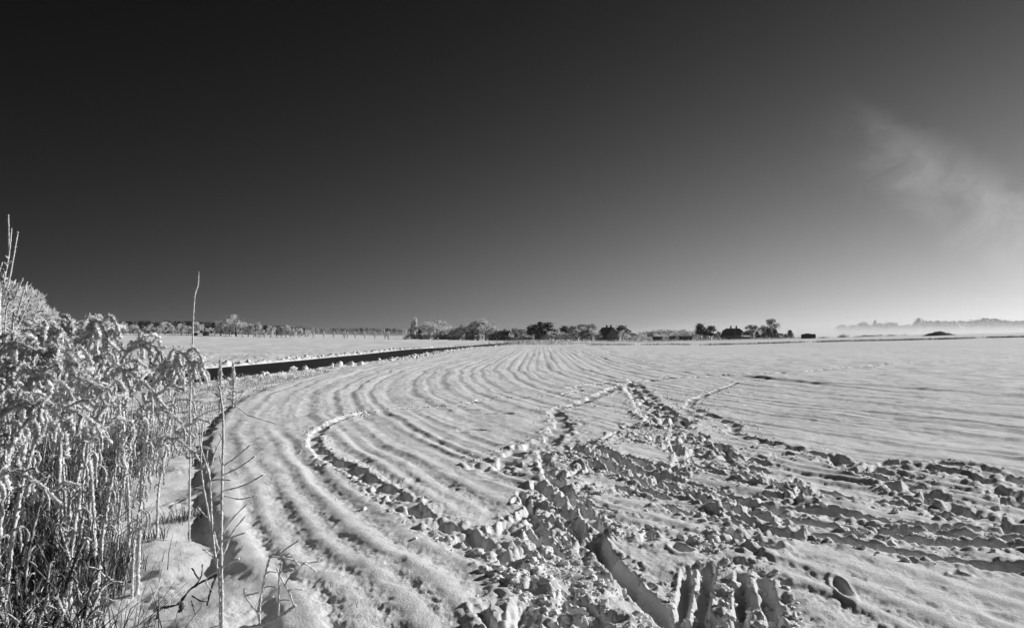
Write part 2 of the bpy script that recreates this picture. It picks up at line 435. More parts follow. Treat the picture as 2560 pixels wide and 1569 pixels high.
def ground_height():
    x, y = GX, GY
    rr = np.hypot(x, y)
    base = Hb(x, y)
    h = base.copy()
    near = rr < 420
    d, sgn, _ = poly_dist(x, y, EDGE)
    g = d * sgn
    rd, rs, _ = poly_dist(x, y, ROAD)
    # --- plough rows under the snow
    bl0, bl1 = np.array(GP(1930, 948)), np.array(GP(2560, 993))
    nb = np.array([-(bl1 - bl0)[1], (bl1 - bl0)[0]]); nb /= np.linalg.norm(nb)
    if nb[1] < 0: nb = -nb
    beyond = (x - bl0[0]) * nb[0] + (y - bl0[1]) * nb[1] + 0.5 * pn(x / 5, y / 5, 60)
    right_smooth = sstep(-0.2, 0.5, beyond) * sstep(5, 9, x - (y - 27) * 0.12)
    mf = sstep(-0.02, 0.25, g) * (1 - 0.88 * right_smooth) * (1 - sstep(120, 260, rr))
    gw = g + 0.07 * pn(x / 1.6, y / 1.6, 21) + 0.02 * pn(x * 1.6, y * 1.6, 22)
    amp = 0.65 + 0.55 * pn(x / 3.2, y / 3.2, 23) + 0.25 * pn(x / 0.9, y / 0.9, 24)
    amp = np.clip(amp, 0.2, 1.1)
    farb = 1 - 0.25 * sstep(12, 40, rr)
    ph = 2 * np.pi * (gw / 0.33) + 2.6 * pn(gw / 0.9, y / 12, 29)
    ph2 = 2 * np.pi * (gw / 0.62) + 2.2 * pn(gw / 1.5, y / 30, 19)
    comb = np.sin(ph2) + 0.35 * np.sin(2 * ph2 + 0.8)
    f1 = 0.70 * pn(gw / 0.27, y / 9, 25) * (1 - 0.5 * sstep(14, 30, rr)) + 0.30 * np.sin(ph) * (1 - sstep(10, 20, rr))
    fr_ = sstep(11, 19, rr) * (0.55 + 0.75 * np.clip(0.5 + 0.9 * pn(gw / 1.1, y / 16, 18), 0, 1.2))
    f2 = pn(gw / 0.75, y / 14, 26)
    f3 = pn(gw / 0.11, y / 2.5, 27)
    h += mf * (0.042 * f1 * amp * farb * (1 - 0.35 * sstep(8, 13, rr) + 0.75 * sstep(3, 7, x) * sstep(10, 15, rr)) * (1 - 0.5 * sstep(1.2, 2.0, x) * sstep(7.0, 6.0, y)) + 0.022 * f2 * farb * (1 + 0.9 * sstep(3, 9, x)) + 0.010 * comb * fr_ * (1 + 0.25 * sstep(30, 80, rr)) + 0.005 * f3 * amp)
    nearw = 1 - sstep(7, 15, rr)
    mott = np.clip(0.35 - 0.9 * f1, 0.05, 1)
    h += (mf * mott + 0.25 * sstep(0, -.1, g)) * nearw * (0.010 * pn(x / 0.045, y / 0.045, 35) + 0.015 * pn(x / 0.13, y / 0.10, 36) + 0.005 * pn(x / 0.02, y / 0.02, 37) * (1 - sstep(4.5, 7, rr)))
    f4 = pn(gw / 1.7, y / 30, 28)
    h += mf * 0.035 * f4 * sstep(14, 40, rr)
    # drifts, hollows and pocks
    fieldm = sstep(-0.05, 0.3, g)
    h += fieldm * near * (0.035 * pn(x / 1.3, y / 2.2, 30) + 0.012 * fbm(x / 0.35, y / 0.35, 3, 31) * (1 - sstep(20, 60, rr)))
    pock = np.clip(pn(x / 0.33, y / 0.33, 33) - 0.42, 0, 1)
    h -= fieldm * 0.06 * pock * (0.4 + 0.9 * np.clip(pn(x / 2.5, y / 2.5, 34) + 0.1, 0, 1)) * (1 - sstep(25, 70, rr))
    # wind step where the ploughed part meets the smooth field
    h += 0.065 * sstep(-0.15, 0.25, beyond) * sstep(6, 11, x) * (1 - sstep(20, 40, beyond)) * (1 + 0.6 * pn(x / 2, y / 2, 61))
    h += right_smooth * 0.05 * (pn(x / 1.8, y / 0.9, 62) + 0.5 * pn(x / 0.7, y / 0.5, 63)) * (1 - sstep(60, 160, rr))
    # far fields: long low drifts
    h += sstep(30, 80, rr) * near * (0.06 * pn(x / 9, y / 22, 64) + 0.02 * pn(x / 3, y / 8, 65)) * (1 - sstep(250, 400, rr))
    # left field beyond the road
    lf = sstep(3.2, 5.5, -rs * rd) * (rs < 0)
    lf = sstep(3.2, 5.5, rd) * (rs < 0)
    h += lf * near * 0.16 * pn((x * 0.35 - y * 0.05) / 1.4, (y - x * 0.15) / 4.5, 66)
    # --- ditch and hummocks left of the field edge
    gj = g + 0.06 * pn(x / 0.3, y / 0.4, 75) + 0.03 * pn(x / 0.1, y / 0.12, 76)
    out_ = sstep(0.05, -0.20, gj) * (1 - sstep(60, 120, rr))
    h -= (0.088 - 0.02 * sstep(7, 5, y)) * out_ * (1 - 0.5 * sstep(20, 45, y)) * (1 + 0.25 * pn(x / 1.2, y / 1.2, 70))
    h += out_ * (0.055 * pn(x / 0.55, y / 0.75, 71) + 0.018 * pn(x / 0.22, y / 0.25, 72) + 0.010 * billow(x / 0.16, y / 0.16, 2, 73) * sstep(0, .35, pn(x / .8, y / .8, 74)))
    h += 0.05 * out_ * sstep(-0.9, -1.8, g)
    # --- road cut and ploughed-up banks
    inroad = sstep(ROAD_W / 2 + 0.25, ROAD_W / 2 - 0.05, rd)
    bl = np.exp(-((rd - ROAD_W / 2 - 0.75) / 0.55) ** 2)
    lump = 0.55 + 0.9 * np.clip(fbm(x / 1.1, y / 1.1, 3, 80), -0.5, 1) + 0.4 * billow(x / 0.45, y / 0.45, 2, 81)
    kb = np.where(rs > 0, 0.10, 0.17) * (1 - 0.6 * sstep(90, 190, rr))
    h += kb * bl * np.clip(lump, 0.1, 2.0) * (1 - sstep(260, 330, rr))
    h = h * (1 - inroad) + (base - 0.10) * inroad
    # --- grassy bank along the far side of the field
    # --- tracks
    for (pl, w, dp, rim, rough) in TRAILS:
        mg = 3.0 * w + 0.3
        box = (x > pl[:, 0].min() - mg) & (x < pl[:, 0].max() + mg) & (y > pl[:, 1].min() - mg) & (y < pl[:, 1].max() + mg)
        if not box.any(): continue
        xs, ys = x[box], y[box]
        ds, ss, ar = poly_dist(xs, ys, pl)
        ds = ds + rough * (0.20 * w * pn(xs / (0.5 * w), ys / (0.5 * w), 90) + 0.25 * w * pn(xs / (1.6 * w), ys / (1.6 * w), 91))
        step = 1.0 if rough < 0.9 else np.clip(0.62 + 0.75 * np.sin(ar / max(0.3, 1.5 * w) * 2 * np.pi * 0.5 + 2.0 * pn(ar / 1.1, ar * 0, 92)), 0.15, 1.15)
        prof = -0.95 * dp * sstep(w / 2 + 0.03, w / 2 - 0.03, ds) * step
        wl_ = 0.5 * w + 0.05; cell_ = np.hypot(xs, ys) * 0.0052
        bl_ = billow(xs / wl_, ys / wl_, 4, 93, 0.5, wl_, cell_)
        rimv = 0.42 * rim * np.exp(-((ds - 0.85 * w) / (0.33 * w)) ** 2) * np.clip(0.45 + 0.35 * rough * bl_ + 0.6 * pn(xs / 0.5, ys / 0.5, 94), 0, 1.4)
        rub = 0.008 * rough * np.clip(bl_, -0.6, 1) * sstep(2.6 * w, 1.0 * w, ds)
        h[box] += prof + rimv + rub
    # --- the trampled patch
    box = (x > TRAMPLED[:, 0].min() - .6) & (x < TRAMPLED[:, 0].max() + .6) & (y > TRAMPLED[:, 1].min() - .6) & (y < TRAMPLED[:, 1].max() + .6)
    xs, ys = x[box], y[box]
    tm = tramp_mask(xs, ys)
    patch = (0.55 + 0.6 * np.clip(pn(xs / 0.9, ys / 0.9, 100) + 0.3, 0, 1)) * (1 - 0.55 * sstep(1.8, 3.2, xs) * (ys < 7.5))
    cell_ = np.hypot(xs, ys) * 0.0050
    wx = xs + 0.03 * pn(xs / 0.12, ys / 0.12, 104); wy = ys + 0.03 * pn(xs / 0.12, ys / 0.12, 105)
    hs = 0.019 * billow(wx / 0.22, wy / 0.22, 5, 101, 0.55, 0.22, cell_) + 0.028 * pn(xs / 0.45, ys / 0.45, 102)
    hs = hs * patch * tm * 0.95
    c = TRAMPLED[:, :]; bx0, by0 = c.min(0); bx1, by1 = c.max(0)
    rg = np.random.default_rng(21); placed = 0
    while placed < 150:
        px, py = rg.uniform(bx0, bx1), rg.uniform(by0, by1)
        if tramp_mask(np.array([px]), np.array([py]))[0] < 0.5: continue
        placed += 1
        a = rg.normal(-0.35, 0.5) if rg.random() < 0.75 else rg.uniform(-1.6, 1.6)
        L_, w_, dep = rg.uniform(0.13, 0.30), rg.uniform(0.045, 0.07), rg.uniform(0.03, 0.07)
        if rg.random() < 0.2: L_ *= 2.2; w_ *= 0.8
        q = (np.abs(xs - px) < L_ + .25) & (np.abs(ys - py) < L_ + .25)
        if not q.any(): continue
        dx, dy = xs[q] - px, ys[q] - py
        lx = dx * math.sin(a) + dy * math.cos(a); ly = dx * math.cos(a) - dy * math.sin(a)
        e = np.sqrt((lx / L_) ** 4 + (ly / w_) ** 2) ** 0.8 + 0.25 * pn(dx / 0.06, dy / 0.06, 110)
        hs[q] += -dep * sstep(1.05, 0.6, e) + 0.02 * np.exp(-((e - 1.6) / 0.45) ** 2) * np.clip(0.4 + 0.6 * billow(dx / 0.12, dy / 0.12, 2, 111), 0, 1.5)
    h[box] += hs
    # single footprints standing apart
    for (u, v, a, L_, w_, dep) in ((2106, 1478, 0.2, 0.16, 0.042, 0.15), (1703, 1372, -0.05, 0.12, 0.07, 0.17), (2400, 1435, 1.2, 0.06, 0.05, 0.05), (1170, 1025, 1.4, 0.3, 0.1, 0.10), (1240, 1035, 1.5, 0.4, 0.12, 0.12), (1180, 1075, 1.4, 0.3, 0.1, 0.08), (1290, 1255, 0.2, 0.12, 0.035, 0.06), (1322, 1250, 0.1, 0.12, 0.035, 0.06), (1500, 1135, 0.9, 0.2, 0.05, 0.1)):
        px, py = GP(u, v)
        q = (np.abs(x - px) < L_ + .3) & (np.abs(y - py) < L_ + .3)
        dx, dy = x[q] - px, y[q] - py
        lx = dx * math.sin(a) + dy * math.cos(a); ly = dx * math.cos(a) - dy * math.sin(a)
        e = np.sqrt((lx / L_) ** 2 + (ly / w_) ** 2) + 0.12 * pn(dx / 0.08, dy / 0.08, 112)
        h[q] += -dep * sstep(1.1, 0.55, e) + 0.013 * np.exp(-((e - 1.45) / 0.3) ** 2)
    litter = np.zeros_like(h)
    # dead leaves and soil among the weeds; earth showing in the deepest prints
    wz = sstep(-0.75, -1.5, g + 0.5 * pn(x / 0.7, y / 0.7, 120)) * (rr < 40) * (1 - sstep(11, 16, rr))
    litter = np.maximum(litter, 0.95 * wz)
    bit = sstep(0.35, 0.6, pn(x / 0.45, y / 0.18, 121)) * sstep(0.0, -0.5, g) * (1 - sstep(60, 90, rr)) * (rd > 4.2) * (rs > 0) * (y > 13)
    litter = np.maximum(litter, 0.75 * bit)
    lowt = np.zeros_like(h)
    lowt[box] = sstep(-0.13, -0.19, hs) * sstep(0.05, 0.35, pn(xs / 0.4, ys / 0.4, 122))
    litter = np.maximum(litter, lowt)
    return h, litter, g
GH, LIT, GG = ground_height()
def H(x, y):
    """height of the built ground at a place"""
    r = math.hypot(x, y); a = math.atan2(x, y)
    i = np.searchsorted(rad, r) - 1; j = np.searchsorted(ang, a) - 1
    i = min(max(i, 0), len(rad) - 2); j = min(max(j, 0), len(ang) - 2)
    fr = (r - rad[i]) / (rad[i + 1] - rad[i]); fa = (a - ang[j]) / (ang[j + 1] - ang[j])
    return float((GH[i, j] * (1 - fa) + GH[i, j + 1] * fa) * (1 - fr) + (GH[i + 1, j] * (1 - fa) + GH[i + 1, j + 1] * fa) * fr)
def build_ground():
    nr, na = GX.shape
    V = np.stack([GX, GY, GH], -1).reshape(-1, 3)
    i, j = np.meshgrid(np.arange(nr - 1), np.arange(na - 1), indexing='ij')
    a = (i * na + j).ravel(); q = np.stack([a, a + 1, a + na + 1, a + na], 1)[:, ::-1]
    me = bpy.data.meshes.new('snow_field')
    nv, nf = len(V), len(q)
    me.vertices.add(nv); me.vertices.foreach_set('co', V.astype(np.float32).ravel())
    me.loops.add(nf * 4); me.loops.foreach_set('vertex_index', q.astype(np.int32).ravel())
    me.polygons.add(nf); me.polygons.foreach_set('loop_start', np.arange(nf, dtype=np.int32) * 4)
    me.polygons.foreach_set('use_smooth', np.ones(nf, bool))
    at = me.attributes.new('litter', 'FLOAT', 'POINT'); at.data.foreach_set('value', LIT.astype(np.float32).ravel())
    me.materials.append(M_SNOW)
    me.update(calc_edges=True); me.validate()
    o = link('snow_field_ground', me); tag(o, kind='structure')
build_ground()

# ------------------------------------------------------------------ road
def build_road():
    mb = MB(); prev = None
    for k in range(len(ROAD)):
        p = ROAD[k]; t = ROAD[min(k + 1, len(ROAD) - 1)] - ROAD[max(k - 1, 0)]; t = t / np.linalg.norm(t); n = np.array([t[1], -t[0]])
        row = []
        for q in range(7):
            f = (q / 6 - 0.5) * (ROAD_W + 0.1)
            xx, yy = p + n * f
            row.append((xx, yy, float(Hb(xx, yy)) - 0.035 + 0.03 * (1 - (2 * f / ROAD_W) ** 2)))
        if prev:
            for q in range(6): mb.face([prev[q], prev[q + 1], row[q + 1], row[q]])
        prev = row
    o = mb.build('road', M_ROAD, smooth=True); tag(o, kind='structure')
build_road()

# ------------------------------------------------------------------ snow clods
def clod_mesh(seed, sub=2):
    import bmesh
    bm = bmesh.new(); bmesh.ops.create_icosphere(bm, subdivisions=sub, radius=1.0)
    off = Vector((seed * 7.3, seed * 3.1, seed * 1.7))
    for v in bm.verts:
        n = v.co.normalized()
        f = 0.85 + 0.42 * mnoise.noise(n * 1.2 + off) + 0.5 * abs(mnoise.noise(n * 2.3 + off)) + 0.26 * abs(mnoise.noise(n * 5.3 + off)) + 0.12 * mnoise.noise(n * 11 + off)
        v.co = n * f; v.co.z *= 0.72
    if seed % 2:
        pr = random.Random(seed)
        for _k in range(9):
            pnm = Vector((pr.gauss(0, 1), pr.gauss(0, 1), pr.gauss(0, .8))).normalized(); pd = pr.uniform(.42, .78)
            for v in bm.verts:
                e_ = v.co.dot(pnm) - pd
                if e_ > 0: v.co -= pnm * e_ * 0.9
    me = bpy.data.meshes.new('snow_clod'); bm.to_mesh(me); bm.free(); me.materials.append(M_CLOD)
    me.polygons.foreach_set('use_smooth', [seed % 2 == 0] * len(me.polygons))
    return me
CLODS = [clod_mesh(s, 3) for s in range(1, 8)]
SMALL = [clod_mesh(s, 1) for s in range(11, 15)]
rg = np.random.default_rng(5)
cand = []
b0, b1 = TRAMPLED.min(0), TRAMPLED.max(0)
tries = 0
while len(cand) < 4000:
    xx = rg.uniform(b0[0], b1[0], 4000); yy = rg.uniform(b0[1], b1[1], 4000)
    tm = tramp_mask(xx, yy); keep = tm > rg.uniform(0.25, 1.0, 4000)
    keep &= rg.random(4000) < np.clip(9.0 / yy ** 1.3, 0, 1) * np.where((xx > 1.9) & (yy < 7.6), 0.25, 1.0) * np.where((np.abs(xx - .45) < 0.55) & (yy < 6.2), 1.0, 0.5)
    for a, b in zip(xx[keep], yy[keep]): cand.append((a, b, float(np.clip(rg.lognormal(-4.25, 0.5), 0.006, 0.036))))
cand = cand[:4000]
for (pl, w, dp, rim, rough) in TRAILS:
    if rough < 0.5: continue
    L_ = np.linalg.norm(np.diff(pl, axis=0), axis=1).sum()
    for k in range(int(min(320, L_ * 26))):
        i = rg.integers(0, len(pl) - 1); f = rg.random(); p = pl[i] * (1 - f) + pl[i + 1] * f
        t = pl[i + 1] - pl[i]; t = t / np.linalg.norm(t); n = np.array([t[1], -t[0]])
        off = (0.8 + abs(rg.normal(0, 0.7))) * w * rg.choice([-1, 1])
        q = p + n * off
        cand.append((q[0], q[1], float(np.clip(rg.lognormal(-4.2, 0.5), 0.007, 0.04))))
cand = [c for c in cand if abs(c[0]) < 0.80 * c[1] + 0.3 and c[1] > 3.4]
cand.sort(key=lambda c: -c[2] / c[1])
def copy_clod(x, y, r, zoff, meshes):
    o = link('snow_clod', meshes[int(rg.integers(0, len(meshes)))])
    o.location = (x, y, H(x, y) + zoff * r); o.scale = (r * rg.uniform(.8, 1.3), r * rg.uniform(.8, 1.25), r * rg.uniform(.75, 1.15))
    o.rotation_euler = (rg.uniform(-.4, .4), rg.uniform(-.4, .4), rg.uniform(0, 6.28))
    return o
for (x, y, r) in cand[:255]:
    o = copy_clod(x, y, r, 0.12, CLODS)
    tag(o, 'loose snow clod kicked up beside the boot tracks in the field', 'snow clod', 'snow clods on the trampled field')
def rubble(name, items, meshes, mats, label, cat):
    Vs, Fs, n0 = [], [], 0
    dat = []
    for me in meshes:
        v = np.empty(len(me.vertices) * 3); me.vertices.foreach_get('co', v)
        f = np.array([tuple(p.vertices) for p in me.polygons]); dat.append((v.reshape(-1, 3), f))
    for (x, y, r, z) in items:
        v, f = dat[int(rg.integers(0, len(dat)))]
        a = rg.uniform(0, 6.28); c, s = math.cos(a), math.sin(a)
        w = v * np.array([r * rg.uniform(.8, 1.3), r, r * rg.uniform(.7, 1.1)])
        w = np.stack([w[:, 0] * c - w[:, 1] * s + x, w[:, 0] * s + w[:, 1] * c + y, w[:, 2] + z], 1)
        Vs.append(w); Fs.append(f + n0); n0 += len(w)
    me = bpy.data.meshes.new(name); me.from_pydata(np.vstack(Vs).tolist(), [], np.vstack(Fs).tolist())
    me.materials.append(mats); me.polygons.foreach_set('use_smooth', [True] * len(me.polygons))
    o = link(name, me); tag(o, label, cat, kind='stuff'); return o
rubble('snow_rubble', [(x, y, r * 0.8, H(x, y) + 0.1 * r) for (x, y, r) in cand[255:6200]], SMALL, M_CLOD, 'crumbs of snow strewn over the trampled tracks', 'snow')

# blocks on the bank in front of the road
BLK = [(590, 935, .24), (735, 925, .36), (724, 930, .2), (667, 928, .30), (655, 934, .16), (762, 928, .22), (803, 925, .18), (830, 917, .24), (848, 909, .34), (868, 905, .2), (877, 905, .26), (903, 900, .30), (896, 900, .16), (945, 893, .2), (1012, 884, .2)]
def road_edge_at(u, side):
    """where the view ray through column u crosses the edge of the road"""
    best = None
    for k in range(len(ROAD) - 1):
        p = ROAD[k]; t = ROAD[k + 1] - p; t = t / np.linalg.norm(t); n = np.array([t[1], -t[0]])
        q = p + n * side
        uu = CX + q[0] / max(q[1], 1) * FPX
        if q[1] > 8 and (best is None or abs(uu - u) < best[0]): best = (abs(uu - u), q, p + n * 0)
    k0 = best[1]
    # refine by sliding along the edge line
    for k in range(len(ROAD) - 1):
        p, p2 = ROAD[k], ROAD[k + 1]; t = (p2 - p) / np.linalg.norm(p2 - p); n = np.array([t[1], -t[0]])
        q, q2 = p + n * side, p2 + n * side
        if q[1] < 8: continue
        ua, ub = CX + q[0] / q[1] * FPX, CX + q2[0] / q2[1] * FPX
        if (ua - u) * (ub - u) <= 0 and ua != ub:
            f = (u - ua) / (ub - ua); return q + (q2 - q) * f
    return k0
for (u, v, r) in BLK:
    q = road_edge_at(u, ROAD_W / 2 + 0.55 + rg.uniform(-.35, .8))
    o = copy_clod(q[0], q[1], r * rg.uniform(.38, .85), 0.4, CLODS); o.name = 'snow_block'
    lb = {735: 'largest snow block on the near bank, against the wide part of the black road', 848: 'rounded snow block standing alone on the edge of the black road', 590: 'snow block behind the spiky weeds at the road edge',
          667: 'broad low snow block between the spiky weeds and the largest block', 1012: 'farthest snow block along the near road bank'}.get(u, 'small rounded snow block on the near bank before the black road')
    tag(o, lb, 'snow block', 'snow blocks on the near road bank')
its = []
for side, hw, n in ((1, 0.75, 1500), (-1, 0.6, 700)):
    for k in range(n):
        i = int(rg.integers(26, 66)); f = rg.random(); p = ROAD[i] * (1 - f) + ROAD[i + 1] * f
        t = ROAD[i + 1] - ROAD[i]; t = t / np.linalg.norm(t); nn = np.array([t[1], -t[0]])
        q = p + nn * side * (ROAD_W / 2 + 0.75 + rg.normal(0, hw))
        if abs(np.dot(q - p, nn)) < ROAD_W / 2 + 0.1: continue
        r = float(np.clip(rg.lognormal(-2.65, 0.55), 0.02, 0.22)); its.append((q[0], q[1], r, H(q[0], q[1]) + 0.25 * r))
rubble('bank_rubble', its, SMALL, M_CLOD, 'ploughed snow rubble lining both edges of the road', 'snow')

# ------------------------------------------------------------------ trees
def tw(mb, p, d, ln, wd, m, rnd):
    d = d.normalized(); e = d.cross(Vector((rnd.uniform(-1, 1), rnd.uniform(-1, 1), rnd.uniform(-1, 1))))
    if e.length < 1e-4: return
    e.normalize(); a = p; b = p + d * ln
    mb.face([a - e * wd * .5, a + e * wd * .5, b + e * wd * .3, b - e * wd * .3], m)
def limb(mb, p, d, ln, r, depth, rnd, tips, gravity, spread, sides=4):
    pts = [p]; dd = d.copy(); q = p
    seg = 4
    for k in range(seg):
        dd = (dd + Vector((rnd.uniform(-1, 1), rnd.uniform(-1, 1), rnd.uniform(-.6, .8))) * 0.16 + Vector((0, 0, gravity))).normalized()
        q = q + dd * ln / seg; pts.append(q)
    mb.tube(pts, [r * (1 - 0.55 * k / seg) for k in range(seg + 1)], sides if depth > 1 else 3)
    if depth <= 0:
        tips.append((q, dd)); tips.append((pts[2], dd)); return
    for k in range(3 + (depth > 1)):
        f = rnd.uniform(0.45, 1.0) if k else 1.0
        b = pts[min(int(f * seg), seg)]
        s = Vector((rnd.gauss(0, 1), rnd.gauss(0, 1), rnd.gauss(0.1, .7))).normalized()
        limb(mb, b, (dd + s * spread).normalized(), ln * rnd.uniform(.55, .8), r * 0.5, depth - 1, rnd, tips, gravity, spread)
def deciduous(seed, kind):
    """unit-height tree: trunk mesh and crown mesh"""
    rnd = random.Random(seed); mt, mc = MB(), MB(); tips = []
    env = {'round': (0.62, 0.40, 0.40, 0.24), 'oval': (0.60, 0.28, 0.42, 0.22), 'poplar': (0.55, 0.11, 0.46, 0.06), 'shrub': (0.5, 0.55, 0.5, 0.02), 'bare': (0.68, 0.30, 0.34, 0.30), 'cone': (0.5, 0.24, 0.5, 0.08)}[kind]
    cz, rx, rz, tz = env
    mt.tube(spline([(0, 0, -0.02), (rnd.uniform(-.01, .01), rnd.uniform(-.01, .01), tz), (rnd.uniform(-.02, .02), rnd.uniform(-.02, .02), cz)], 6), [0.030, 0.024, .022, .018, .014, .008] if kind != 'shrub' else [.02, .015, .012, .01, .008, .005], 6)
    nl = {'round': 8, 'oval': 8, 'poplar': 16, 'shrub': 14, 'bare': 8, 'cone': 12}[kind]
    for k in range(nl):
        a = 6.283 * k / nl + rnd.uniform(-.3, .3)
        z0 = tz + (cz - tz) * (0.1 + 0.9 * rnd.random())
        if kind in ('poplar', 'cone'): z0 = tz + 0.75 * rnd.random()
        up = {'round': 0.8, 'oval': 1.3, 'poplar': 3.2, 'shrub': 0.9, 'bare': 1.4, 'cone': 0.8}[kind]
        d = Vector((math.cos(a), math.sin(a), up)).normalized()
        L_ = rx * {'poplar': 1.2, 'shrub': .6, 'cone': .7 * (1 - .8 * z0)}.get(kind, 0.78)
        limb(mt, Vector((0, 0, z0)), d, L_, 0.010, 1, rnd, tips, 0.03, 0.75)
    nt_ = {'round': 2600, 'oval': 2200, 'poplar': 1500, 'shrub': 2400, 'bare': 1900, 'cone': 1900}[kind]
    blobs = []
    for k in range(22):
        while True:
            v = Vector((rnd.uniform(-1, 1), rnd.uniform(-1, 1), rnd.uniform(-1, 1)))
            if v.length < 1: break
        v = v.normalized() * (v.length ** 0.55)
        s = rnd.uniform(.16, .34)
        blobs.append((v, s))
    dark = {'round': 0.12, 'oval': 0.12, 'poplar': .12, 'shrub': 0.16, 'bare': 0.45, 'cone': .14}[kind]
    n = 0
    while n < nt_:
        v, s = rnd.choice(blobs)
        q = v + Vector((rnd.gauss(0, 1), rnd.gauss(0, 1), rnd.gauss(0, 1))) * s * 0.55
        if q.length > 1.12: continue
        rxx = rx
        if kind == 'cone': rxx = rx * max(0.08, (1 - (q.z + 1) / 2) * 1.5)
        if kind == 'shrub' and q.z < -0.95: continue
        p = Vector((q.x * rxx, q.y * rxx, cz + q.z * rz))
        if p.z < 0.01: continue
        d = (q * Vector((1, 1, 0.7)) + Vector((0, 0, 0.35)) + Vector((rnd.gauss(0, .5), rnd.gauss(0, .5), rnd.gauss(0, .5)))) if (q.length > .01) else Vector((0, 0, 1))
        if kind == 'poplar': d = d * .3 + Vector((0, 0, 1.2))
        tw(mc, p, d, rnd.uniform(.035, .085), rnd.uniform(.010, .024), 1 if rnd.random() < dark else 0, rnd); n += 1
    for (p, d) in tips:
        for k in range(2): tw(mc, p, d + Vector((rnd.gauss(0, .4), rnd.gauss(0, .4), rnd.gauss(0, .4))), rnd.uniform(.04, .09), .008, 0 if rnd.random() > dark else 1, rnd)
    return mt, mc
def conifer(seed, kind):
    rnd = random.Random(seed); mt, mc = MB(), MB()
    mt.tube([(0, 0, -.02), (0, 0, .5), (0.01, 0, .98)], [.02, .014, .003], 6)
    if kind == 'spruce':
        for k in range(26):
            z = 0.10 + 0.88 * (k / 26) ** 0.9; L_ = 0.24 * (1 - z) ** 0.8 * rnd.uniform(.6, 1.25) + 0.015
            for q in range(6):
                a = 6.283 * (q + rnd.random()) / 6
                d = Vector((math.cos(a), math.sin(a), rnd.uniform(-.35, .05)))
                for t in range(9):
                    f = (t + rnd.random()) / 9
                    p = Vector((0, 0, z)) + d * L_ * f
                    tw(mc, p, d + Vector((rnd.gauss(0, .6), rnd.gauss(0, .6), rnd.gauss(-.1, .3))), rnd.uniform(.04, .075), .026, 1 if rnd.random() < .10 else 0, rnd)
    else:            # pine: clumped open crown
        cl = [(0, 0, .86, .13)] + [(rnd.uniform(-.17, .17), rnd.uniform(-.17, .17), rnd.uniform(.34, .84), rnd.uniform(.08, .14)) for _ in range(15)]
        for (x, y, z, s) in cl:
            mt.tube([(0, 0, max(.1, z - .12)), (x, y, z)], [.010, .004], 4)
            for k in range(105):
                v = Vector((rnd.gauss(0, 1), rnd.gauss(0, 1), rnd.gauss(0, .6))) * s * 0.55
                tw(mc, Vector((x, y, z)) + v, v + Vector((rnd.gauss(0, .06), rnd.gauss(0, .06), .04)), rnd.uniform(.04, .08), .030, 1 if rnd.random() < .08 else 0, rnd)
    return mt, mc
KINDS_T = {}
for i, k in enumerate(('round', 'oval', 'poplar', 'shrub', 'bare', 'cone')):
    KINDS_T[k] = []
    for s in range(3 if k in ('round', 'oval', 'shrub') else 2):
        mt, mc = deciduous(100 + 10 * i + s, k)
        KINDS_T[k].append((mt.mesh('trunk', M_BARK), mc))
for k in ('spruce', 'pine'):
    KINDS_T[k] = []
    for s in range(2):
        mt, mc = conifer(200 + s + (10 if k == 'pine' else 0), k)
        KINDS_T[k].append((mt.mesh('trunk', M_BARK), mc))
_crown = {}
def crown_mesh(kind, var, tone):
    key = (kind, var, tone)
    if key not in _crown:
        mc = KINDS_T[kind][var][1]
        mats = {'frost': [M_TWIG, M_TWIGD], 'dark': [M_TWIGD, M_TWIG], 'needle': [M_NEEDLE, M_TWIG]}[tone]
        _crown[key] = mc.mesh('crown', mats)
    return _crown[key]
TREE_I = [0]
def tree(kind, u, vtop, d, label, group, tone='frost', width=1.0, cat='tree', name=None, sink=0.0, vbase=None):
    x = ray(u, vtop).x * d
    zb = H(x, d) - sink
    ht = max(0.5, P(u, vtop, d).z - zb)
    TREE_I[0] += 1
    var = TREE_I[0] % len(KINDS_T[kind])
    nm = name or {'round': 'frosted_tree', 'oval': 'frosted_tree', 'poplar': 'poplar_tree', 'shrub': 'frosted_shrub', 'bare': 'bare_tree', 'cone': 'frosted_tree', 'spruce': 'spruce_tree', 'pine': 'pine_tree'}[kind]
    o = empty(nm, (x, d, zb), random.uniform(0, 6.28), (ht * width, ht * width, ht))
    tag(o, label, cat, group)
    if group == 'trees of the hamlet': o.scale = (ht * width * 1.45, ht * width * 1.45, ht * 1.04)
    link('trunk', KINDS_T[kind][var][0], o); link('crown', crown_mesh(kind, var, tone), o)
    return o
D_V = 300.0
exec_list = []
# big roadside trees on the far left, receding behind the weeds
G_L = 'roadside trees behind the weeds'
for k, (u, vt, d, w) in enumerate(((-70, 690, 52, 1.0), (8, 704, 58, .95), (48, 728, 66, .9), (82, 745, 78, .9), (104, 768, 95, .9), (124, 786, 118, .8))):
    tree('round', u, vt, d, ['frosted tree cut off by the picture edge behind the tall weeds', 'tall frosted tree behind the thin bare rods, highest of its row', 'frosted tree with wide crown, second highest of the row behind the weeds',
        'frosted tree in the middle of the row behind the weeds', 'smaller frosted tree near the low end of the row', 'smallest frosted tree ending the row behind the weeds'][k], G_L, width=w)
tree('poplar', 160, 788, 210, 'slender frosted poplar standing before the dark forest behind the weeds', None)
